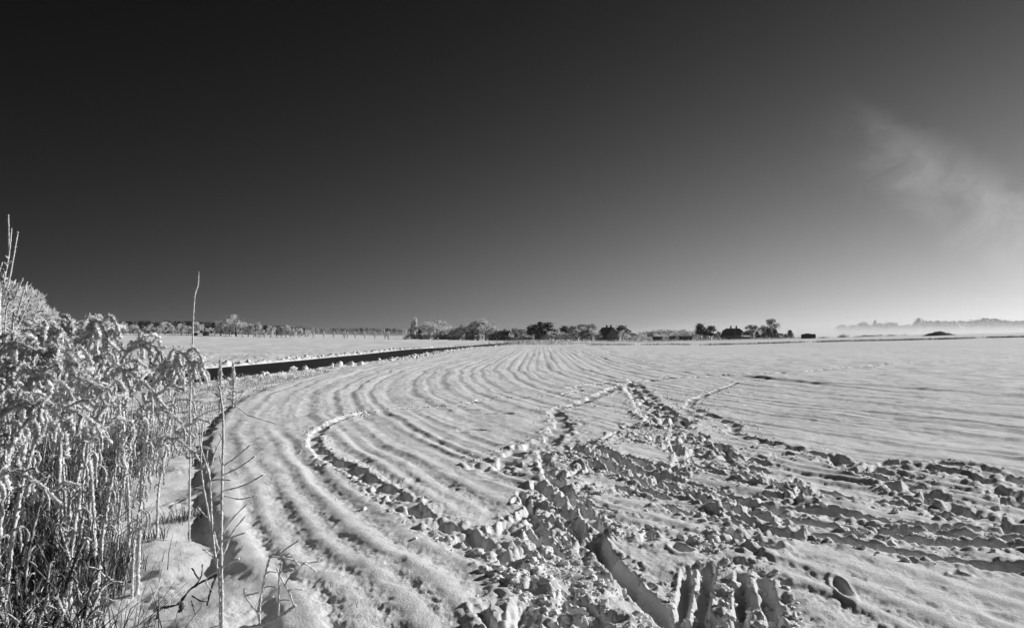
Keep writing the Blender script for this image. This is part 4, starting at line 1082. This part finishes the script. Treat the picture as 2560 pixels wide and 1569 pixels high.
# ------------------------------------------------------------------ frosted weeds at the left
def frost_tube(mb, pts, r0, r1, step=0.012, jit=0.45, sides=6, spikes=0.0, rnd=random, m=0):
    L_ = sum((Vector(pts[k + 1]) - Vector(pts[k])).length for k in range(len(pts) - 1))
    n = max(4, int(L_ / step)); sp = spline(pts, n)
    rr_ = [(r0 + (r1 - r0) * k / (n - 1)) * rnd.uniform(.75, 1.3) for k in range(n)]
    mb.tube(sp, rr_, sides, jit, m, rnd)
    if spikes:
        for k in range(int(L_ * spikes)):
            p = Vector(sp[rnd.randrange(n)]); r_ = (r0 + r1) * .5
            d = Vector((rnd.gauss(0, 1), rnd.gauss(0, 1), rnd.gauss(-.1, 1))).normalized()
            tw(mb, p, d, r_ * rnd.uniform(1.4, 3.4), r_ * rnd.uniform(.25, .6), m, rnd)
def goldenrod(seed, height, droop, nbr, thick=1.0, leaves=13):
    """frosted weed: curved stem, drooping plume of frosted branches, wilted leaves"""
    rnd = random.Random(seed)
    root = empty('goldenrod_plant')
    lean = rnd.uniform(.03, .10)
    hs = height * .80
    st = [(0, 0, -.04), (lean * .2, rnd.uniform(-.02, .02), hs * .35), (lean * .9 * height * .6, rnd.uniform(-.03, .03), hs * .72), (lean * height + .03, 0, hs)]
    top = Vector(st[-1])
    nod = [top, top + Vector((.05 * droop + .02, 0, height * .12)), top + Vector((.15 * droop + .02, rnd.uniform(-.03, .03), height * .20)), top + Vector((.30 * droop, rnd.uniform(-.03, .03), height * (.20 - .04 * droop))), top + Vector((.40 * droop, rnd.uniform(-.03, .03), height * (.20 - .14 * droop)))]
    mb = MB(); frost_tube(mb, st, .0100 * thick, .0075 * thick, .014, .45, 6, 120, rnd); mb.build('stem', M_FROST, root, smooth=True)
    mb = MB(); frost_tube(mb, nod, .008 * thick, .008 * thick, .008, .6, 6, 600, rnd); mb.build('plume', M_FROST, root, smooth=True)
    npts = spline(nod, 40)
    for k in range(nbr):
        f = .02 + .96 * (k + rnd.random() * .7) / nbr; p = Vector(npts[min(39, int(f * 39))])
        a = rnd.uniform(0, 6.283); out_ = Vector((math.cos(a) * .8 + .45, math.sin(a), 0)).normalized()
        L_ = rnd.uniform(.06, .22) * (1.15 - .45 * f) * (height / 1.55)
        hab = rnd.random(); wob = lambda a_: Vector((rnd.gauss(0, a_), rnd.gauss(0, a_), rnd.gauss(0, a_))) * L_
        if hab < .38:      # arching over
            q1 = p + out_ * L_ * .40 + Vector((0, 0, L_ * rnd.uniform(.12, .34))); q2 = p + out_ * L_ * .72 + Vector((0, 0, -L_ * rnd.uniform(.0, .25))); q3 = p + out_ * L_ * rnd.uniform(.74, .92) + Vector((0, 0, -L_ * rnd.uniform(.5, 1.0)))
        elif hab < .72:    # hanging
            q1 = p + out_ * L_ * .16 + Vector((0, 0, -L_ * .22)); q2 = p + out_ * L_ * .26 + Vector((0, 0, -L_ * .6)) + wob(.08); q3 = p + out_ * L_ * .22 + Vector((0, 0, -L_ * 1.05)) + wob(.10)
        else:              # sticking out
            q1 = p + out_ * L_ * .3 + Vector((0, 0, L_ * .16)); q2 = p + out_ * L_ * .6 + Vector((0, 0, L_ * rnd.uniform(.1, .35))) + wob(.06); q3 = p + out_ * L_ * .9 + Vector((0, 0, L_ * rnd.uniform(-.1, .5))) + wob(.08)
        q1 += wob(.05)
        mb = MB(); frost_tube(mb, [p, q1, q2, q3], rnd.uniform(.0035, .0055) * thick, rnd.uniform(.0055, .0115) * thick, .007, .75, 6, 1300, rnd)
        mb.build('plume_branch', M_FROST, root, smooth=True)
    spine = spline(st, 40)
    for k in range(leaves):
        f = rnd.uniform(.28, 1.0); p = Vector(spine[min(39, int(f * 39))]); a = rnd.uniform(0, 6.283); o_ = Vector((math.cos(a), math.sin(a), 0))
        L_ = rnd.uniform(.06, .14)
        mb = MB(); frost_tube(mb, [p, p + o_ * L_ * .35 + Vector((0, 0, L_ * .15)), p + o_ * L_ * .6 + Vector((0, 0, -L_ * .25)), p + o_ * L_ * .55 + Vector((0, 0, -L_ * .85))], .0040 * thick, .0055 * thick, .010, .8, 5, 260, rnd)
        mb.build('leaf', M_STALK, root, smooth=True)
    return root, top + Vector((.15 * droop, 0, height * .20))
PROTO = []
for k, (hgt, dr, nb, th) in enumerate(((1.62, .8, 26, 1.25), (1.55, 1.0, 22, 1.1), (1.45, .7, 19, 1.0), (1.30, 1.1, 18, .95), (1.60, .35, 22, 1.15))):
    PROTO.append((goldenrod(60 + k, hgt, dr, nb, th), hgt))
used = set()
def weed(u, v, d, proto, rz, label, group):
    """place a weed so that the top of its plume stands at the pixel (u, v) at distance d"""
    (root, tip), hgt = PROTO[proto]
    head = P(u, v, d)
    zg = H(head.x, d)
    s = max(.45, (head.z - zg) / tip.z)
    ox = (tip.x * math.cos(rz) - tip.y * math.sin(rz)) * s; oy = (tip.x * math.sin(rz) + tip.y * math.cos(rz)) * s
    o = root if proto not in used else copy_tree(root)
    used.add(proto)
    o.location = (head.x - ox, d - oy, zg); o.rotation_euler = (0, 0, rz); o.scale = (s, s, s)
    tag(o, label, 'weed', group)
GW = 'frosted weeds at the roadside'
HEADS = [
    (222, 797, 5.2, 0, -.3, 'tallest frosted weed with a thick mop of drooping plumes'), (192, 806, 5.6, 4, 2.8, 'frosted weed touching the left of the tallest mop'), (146, 820, 5.0, 1, 3.0, 'frosted weed with plume bent left, next to the tallest pair'),
    (84, 826, 5.7, 2, .2, 'frosted weed below the row of roadside trees'), (22, 856, 4.6, 1, .3, 'frosted weed with arched plume at the picture edge under the rods'), (278, 856, 5.8, 1, 2.6, 'slim frosted weed arching left, midway between tallest mop and long arch'),
    (340, 852, 5.2, 1, .1, 'frosted weed with a long arch of plumes before the pale field'), (430, 876, 4.9, 0, -.2, 'bushy frosted weed with fan of hanging fingers, rightmost of the big weeds'), (122, 872, 4.3, 0, .4, 'frosted weed in front of the left cluster with thick plume'),
    (246, 892, 4.7, 2, -.5, 'frosted weed under the tallest mop'), (62, 925, 3.9, 3, .2, 'nearer frosted weed low at the picture edge'), (176, 945, 4.0, 1, .5, 'nearer frosted weed with plume hanging before the dark stalks'), (300, 925, 4.5, 3, -.2, 'frosted weed hanging between the long arch and the tallest mop'),
    (400, 925, 5.6, 2, .4, 'frosted weed behind the bushy rightmost one'), (468, 905, 6.3, 2, -.3, 'slim frosted weed at the tall single stem'), (36, 1000, 3.7, 1, .2, 'low frosted weed with stiff plume near the bottom at the picture edge'), (112, 1015, 3.6, 3, .6, 'low frosted weed with drooping plume left of the dark stalks'),
    (372, 1020, 4.6, 3, .2, 'low frosted weed leaning toward the snowy ditch'), (420, 1095, 4.9, 3, 0.0, 'dark low weed with frosted fringe over the ditch'), (12, 1180, 3.4, 3, .3, 'shortest frosted weed in the bottom corner')]
for (u, v, d, pr, rz, lb) in HEADS: weed(u, v, d, pr, rz, lb, GW)
for k in range(20):
    d = random.uniform(4.8, 8.5); u = random.uniform(-150, 430); v = random.uniform(850, 985)
    hp = P(u, v, d)
    gg = poly_dist(np.array([hp.x]), np.array([d]), EDGE); g_ = (gg[0] * gg[1])[0]
    if g_ > -.75: continue
    weed(u, v, d, random.randrange(5), random.uniform(-1, 1) + (math.pi if random.random() < .3 else 0), 'frosted weed lost in the tangle behind the front plumes', 'weeds in the roadside tangle')
# dead stalks
def stalk(seed):
    rnd = random.Random(seed); mb = MB(); h_ = rnd.uniform(.75, 1.15)
    k1 = rnd.uniform(-.12, .12); k2 = rnd.uniform(-.12, .12)
    pts = [(0, 0, -.03), (k1 * .4, k2 * .3, h_ * .4), (k1, k2 * .6, h_ * .75), (k1 * 1.5, k2 * 1.3, h_)]
    frost_tube(mb, pts, .0075, .0045, .013, .6, 5, 120, rnd)
    sp = spline(pts, 30)
    for k in range(20):
        p = Vector(sp[rnd.randrange(5, 30)]); a = rnd.uniform(0, 6.28); L_ = rnd.uniform(.02, .07) if k > 6 else rnd.uniform(.05, .16)
        q = p + Vector((math.cos(a) * L_ * .6, math.sin(a) * L_ * .6, rnd.uniform(-.8, .9) * L_))
        frost_tube(mb, [p, (p + q) / 2 + Vector((0, 0, .02)), q], .005, .004, .016, .45, 4, 60, rnd)
    return mb.mesh('dead_stalk', M_STALK, True)
ST = [stalk(s) for s in range(300, 311)]
for k in (1, 3, 4, 6, 8, 9): ST[k].materials[0] = M_GRASS
cnt = 0
while cnt < 165:
    y = random.uniform(2.6, 9.5) if random.random() < .8 else random.uniform(9, 14); x = random.uniform(-.80 * y - .8, -.34 * y)
    gg = poly_dist(np.array([x]), np.array([y]), EDGE); g_ = (gg[0] * gg[1])[0]
    if g_ > -0.95 or g_ < -4.2 or pn(np.array([x / .42]), np.array([y / .7]), 140)[0] < random.uniform(-.25, .12): continue
    cnt += 1
    o = link('dead_stalk', random.choice(ST)); s = random.uniform(.6, 1.15)
    o.location = (x, y, H(x, y)); o.rotation_euler = (random.gauss(0, .17), random.gauss(0.02, .17), random.uniform(0, 6.28)); o.scale = (1.05, 1.05, s)
    tag(o, 'rime coated dead stalk in the dense weed thicket', 'stalk', 'dead stalks in the thicket')
pl = []
while len(pl) < 620:
    y = random.uniform(2.6, 12); x = random.uniform(-.82 * y - .8, -.3 * y)
    gg = poly_dist(np.array([x]), np.array([y]), EDGE); g_ = (gg[0] * gg[1])[0]
    if g_ > -0.72 - .3 * random.random() or g_ < -4.5 or pn(np.array([x / .5]), np.array([y / .6]), 141)[0] < random.uniform(-.2, .2): continue
    pl.append((x, y))
tufts('thicket_grass', pl, 'tangled frosted grass at the foot of the weeds', M_GRASS, .22, .75, 9, 6, .10, .0042)
tufts('dry_undergrowth', pl[:420], 'dark dead undergrowth between the weed stems', M_GRASS, .10, .45, 9, 7, .12, .0045)
# the two spiky weeds on the verge and small ones
for (u, vt, d, lb) in ((551, 902, 17.0, 'spiky frosted weed standing before the dark road, left of the pair'), (583, 905, 17.5, 'spiky frosted weed standing before the dark road, right of the pair')):
    x = ray(u, vt).x * d; zb = H(x, d); ht = P(u, vt, d).z - zb; rnd = random.Random(u)
    o = empty('spiky_weed', (x, d, zb)); tag(o, lb, 'weed', 'spiky weeds on the verge')
    b = MB(); frost_tube(b, [(0, 0, -.05), (.02, 0, ht * .5), (0, 0, ht)], .03, .02, .03, .4, 5, 0, rnd); b.build('stem', M_STALK, o, True)
    b = MB()
    for k in range(150):
        z = ht * (.15 + .85 * rnd.random() ** .8); a = rnd.uniform(0, 6.28); L_ = .16 * (1.1 - z / ht)
        frost_tube(b, [(0, 0, z), (math.cos(a) * L_, math.sin(a) * L_, z + rnd.uniform(-.03, .12))], .010, .008, .04, .4, 4, 0, rnd)
    b.build('flower_spike', M_FROST, o, True)
# ------------------------------------------------------------------ shrubs traced at their distance
def shrub(name, label, cat, parts_, group=None, mat=M_FROST, jd=0.06, seed=0, foot=None):
    """parts_: (part name, [(u, v, d) ...], r0, r1); d None keeps the shrub's distance with a small offset to and fro"""
    rnd = random.Random(seed)
    root = empty(name, foot); tag(root, label, cat, group)
    fx = Vector(foot)
    for (pn_, pts, r0, r1) in parts_:
        w = []
        o_ = 0.0; oinc = rnd.uniform(-jd, jd) * (1 if pn_ != 'stem' else .4)
        for k, p in enumerate(pts):
            if len(p) == 2: q = P(p[0], p[1], foot[1] + oinc * k / max(1, len(pts) - 1) * 2)
            elif p[2] < 0: q = Vector((p[0], p[1], H(p[0], p[1]) - .05))
            else: q = P(*p)
            w.append(q - fx)
        mb = MB(); frost_tube(mb, [tuple(q) for q in w], r0, r1, .012, .35, 6, 90 if r0 < .02 else 30, rnd); mb.build(pn_, mat, root, True)
    return root
def foot_at(u, v):
    x, y = GP(u, v); return (x, y, H(x, y))
fA = foot_at(556, 1556)
shrub('frosted_sapling', 'thin leafless sapling with frosted side twigs standing at the ploughed field corner', 'sapling', [
    ('stem', [(fA[0], fA[1], -1), (555, 1484), (553, 1363), (555, 1222), (558, 1061), (551, 984), (547, 964)], .0095, .005),
    ('stem', [(fA[0] - .02, fA[1] + .02, -1), (548, 1440), (541, 1408), (531, 1323), (527, 1242), (523, 1186), (503, 1121), (500, 1089)], .0075, .004),
    ('stem', [(541, 1408), (521, 1283), (515, 1250), (504, 1182), (503, 1120), (507, 1061)], .006, .004),
    ('twig', [(555, 1166), (590, 1142), (626, 1111)], .0045, .0035), ('twig', [(556, 1188), (600, 1166), (638, 1139)], .0045, .0035), ('twig', [(556, 1227), (610, 1212), (658, 1186)], .0045, .0035),
    ('twig', [(527, 1170), (538, 1130), (555, 1093)], .0045, .004), ('twig', [(556, 1335), (585, 1292), (621, 1256)], .005, .004), ('twig', [(557, 1388), (581, 1331), (600, 1305), (614, 1289)], .0055, .004),
    ('twig', [(521, 1297), (507, 1282), (493, 1267)], .005, .004), ('twig', [(557, 1352), (585, 1340), (612, 1331)], .005, .004), ('twig', [(545, 1400), (525, 1385), (507, 1371)], .005, .004), ('twig', [(527, 1200), (550, 1198), (577, 1200)], .004, .0035),
    ('twig', [(527, 1250), (545, 1240), (556, 1238), (600, 1247), (628, 1240)], .004, .0035), ('twig', [(524, 1184), (518, 1150), (519, 1125)], .0045, .004), ('twig', [(556, 1166), (551, 1150), (548, 1137)], .004, .0035),
    ('twig', [(550, 1420), (575, 1405), (597, 1396)], .0055, .006), ('twig', [(535, 1330), (541, 1355), (552, 1380)], .006, .005), ('twig', [(553, 1450), (540, 1430), (515, 1450), (533, 1480)], .005, .004)], seed=1, foot=fA)
fB = foot_at(470, 1530)
shrub('bramble_stem', 'dark bramble stem arching low across the ditch snow at the sapling foot', 'bramble', [
    ('stem', [(fB[0] - .25, fB[1] + .1, -1), (400, 1521), (444, 1509), (481, 1468), (541, 1436), (556, 1425)], .007, .006), ('twig', [(517, 1513), (533, 1456), (553, 1420)], .006, .006), ('twig', [(486, 1466), (503, 1440), (506, 1410)], .005, .004),
    ('twig', [(496, 1445), (480, 1420)], .005, .004), ('leaf', [(450, 1505), (455, 1518), (448, 1528)], .014, .010), ('twig', [(480, 1488), (500, 1500), (520, 1503)], .004, .004), ('twig', [(500, 1569), (478, 1500)], .005, .004)], mat=M_DRY, seed=2, foot=fB)
fC = foot_at(655, 1560)
shrub('frosted_bush', 'small leafless frosted bush with crooked twigs at the bottom of the field edge', 'bush', [
    ('branch', [(600, 1568), (658, 1561), (698, 1541), (739, 1512)], .010, .007), ('stem', [(fC[0], fC[1], -1), (648, 1525), (658, 1464), (670, 1410), (678, 1387)], .008, .006), ('stem', [(696, 1545), (698, 1444), (704, 1404)], .006, .004), ('stem', [(735, 1512), (719, 1472), (700, 1440), (692, 1420)], .006, .004),
    ('twig', [(678, 1389), (719, 1395), (759, 1406), (799, 1402)], .005, .004), ('twig', [(696, 1388), (720, 1368), (748, 1349)], .005, .004), ('twig', [(704, 1390), (741, 1383)], .005, .004), ('twig', [(719, 1474), (740, 1470), (759, 1474)], .005, .004), ('twig', [(651, 1515), (665, 1500), (686, 1488)], .005, .004),
    ('twig', [(650, 1537), (630, 1512), (612, 1488), (611, 1470)], .005, .005), ('twig', [(714, 1458), (725, 1440), (739, 1432)], .005, .004), ('twig', [(612, 1488), (630, 1484), (648, 1480)], .004, .004), ('twig', [(655, 1470), (670, 1465), (690, 1466)], .004, .004), ('twig', [(760, 1406), (775, 1415), (790, 1428)], .005, .005), ('twig', [(735, 1398), (750, 1412), (770, 1402)], .005, .005),
    ('twig', [(660, 1440), (672, 1428), (690, 1430)], .004, .003), ('twig', [(700, 1430), (715, 1420), (735, 1422)], .005, .004), ('twig', [(700, 1500), (712, 1498), (725, 1500)], .004, .003), ('twig', [(712, 1390), (728, 1380)], .006, .005), ('twig', [(720, 1530), (735, 1510)], .004, .004)], seed=3, foot=fC)
fD = foot_at(330, 1250)
shrub('arching_weed_stem', 'long thin arching stem with hanging seeds reaching over the field edge', 'weed', [
    ('stem', [(fD[0], fD[1], -1), (350, 1200), (400, 1117), (460, 1065), (521, 1029), (581, 1012), (610, 976)], .008, .0055), ('twig', [(585, 1012), (605, 1026), (626, 1039), (690, 1059)], .0055, .005),
    ('seed', [(420, 1095), (421, 1115)], .011, .011), ('seed', [(483, 1035), (490, 1060), (493, 1080)], .012, .011), ('seed', [(455, 1075), (470, 1090), (471, 1120)], .011, .010), ('seed', [(420, 1020), (421, 1060)], .012, .011), ('twig', [(400, 1015), (440, 1000), (480, 1003), (490, 1035)], .010, .008)], seed=4, foot=fD)
# tall rods on the far left and the single tall stem
xE = P(0, 800, 6.6).x; fE = (xE, 6.6, H(xE, 6.6))
def rod(pts, base): return [(fE[0] + base, 6.6, -1)] + pts
shrub('tall_rod_shrub', 'tall thin bare rods with frosted tips rising above the weeds into the dark sky', 'shrub', [
    ('rod', rod([(-2, 742), (10, 699), (21, 646), (22, 599), (21, 536)], .1), .008, .005), ('rod', [(21, 646), (25, 615), (29, 570)], .006, .005), ('rod', rod([(0, 775), (20, 715), (31, 659), (45, 579)], .15), .008, .005), ('rod', rod([(13, 824), (40, 738), (57, 695)], .2), .007, .005),
    ('rod', rod([(33, 831), (43, 788), (60, 725)], .28), .007, .005), ('rod', rod([(30, 851), (53, 798), (80, 738)], .3), .007, .005), ('rod', rod([(60, 850), (78, 815), (96, 763)], .38), .006, .004), ('rod', rod([(-20, 760), (-8, 700), (6, 655)], .02), .007, .005),
    ('twig', [(21, 646), (14, 640)], .006, .005), ('twig', [(20, 660), (28, 653)], .006, .005), ('twig', [(14, 685), (8, 672)], .006, .005), ('twig', [(10, 699), (20, 694)], .006, .005), ('twig', [(17, 664), (10, 655)], .006, .005), ('twig', [(40, 738), (42, 708)], .006, .005), ('twig', [(25, 780), (40, 770)], .005, .005), ('twig', [(60, 850), (20, 812)], .005, .005)], seed=5, foot=fE, jd=.1)
xF = P(481, 890, 6.3).x; fF = (xF, 6.3, H(xF, 6.3))
shrub('tall_single_stem', 'single tall thin stem rising from the weeds above the horizon', 'stem', [
    ('stem', [(fF[0], fF[1], -1), (476, 1000), (480, 894), (482, 848), (483, 798), (487, 738), (495, 712), (497, 680)], .0085, .0045), ('twig', [(481, 880), (488, 868)], .004, .003), ('twig', [(480, 885), (474, 876)], .004, .003), ('twig', [(481, 870), (476, 858)], .004, .003)], seed=6, foot=fF, jd=.02)
# bits of straw poking through the ditch and field snow
pl = []
for (u, v, n) in ((440, 1300, 12), (420, 1360, 10), (470, 1420, 8), (430, 1480, 6), (700, 1300, 3), (760, 1450, 3), (900, 1500, 3), (860, 1230, 2), (660, 1180, 2), (1060, 1460, 3), (480, 1260, 8)):
    for k in range(n):
        p = GP(u + random.gauss(0, 30), v + random.gauss(0, 25)); pl.append(p)
tufts('straw_bits', pl, 'bits of dark straw poking through the snow', M_DRY, .02, .10, 1, 8, .02, .0022, cat='straw')
# dry grass clump low over the ditch
tufts('ditch_grass', [GP(438, 1282), GP(470, 1275), GP(500, 1270), GP(380, 1320), GP(392, 1330), GP(350, 1400), GP(420, 1285)], 'dark grass clumps bent over the ditch snow', M_DRY, .08, .22, 16, 9, .06, .004)

# ------------------------------------------------------------------ air
def air(name, lo, hi, dens, label, aniso=0.35, col=0.92):
    b = MB(); c = [(lo[i] + hi[i]) / 2 for i in range(3)]; s = [hi[i] - lo[i] for i in range(3)]
    b.box(c, s)
    m = bpy.data.materials.new(name); m.use_nodes = True; t = m.node_tree; t.nodes.clear()
    o_ = N(t, 'ShaderNodeOutputMaterial'); v = N(t, 'ShaderNodeVolumePrincipled')
    v.inputs['Color'].default_value = grey(col); v.inputs['Density'].default_value = dens; v.inputs['Anisotropy'].default_value = aniso
    t.links.new(v.outputs[0], o_.inputs['Volume'])
    o = b.build(name, m); tag(o, label, kind='stuff'); return o
air('haze', (-2600, -2600, -14), (2600, 2600, 48), 0.00009, 'thin frosty haze over the land')
for (z, dn) in ((8, .0030), (11, .0012), (14, .0005), (17, .0003), (24, .0003)):
    air('ground_mist', (60 + z * 4, 360 - z, -4 - z * .1), (1400, 860 + z, z), dn, 'low mist bank lying behind the right fields')
for (z, dn) in ((4.0, .0022), (6.0, .0012)):
    air('ground_mist', (-190, 400 - z, -3 - z * .1), (20, 600 + z, z), dn, 'low mist bank before the hazy forest')
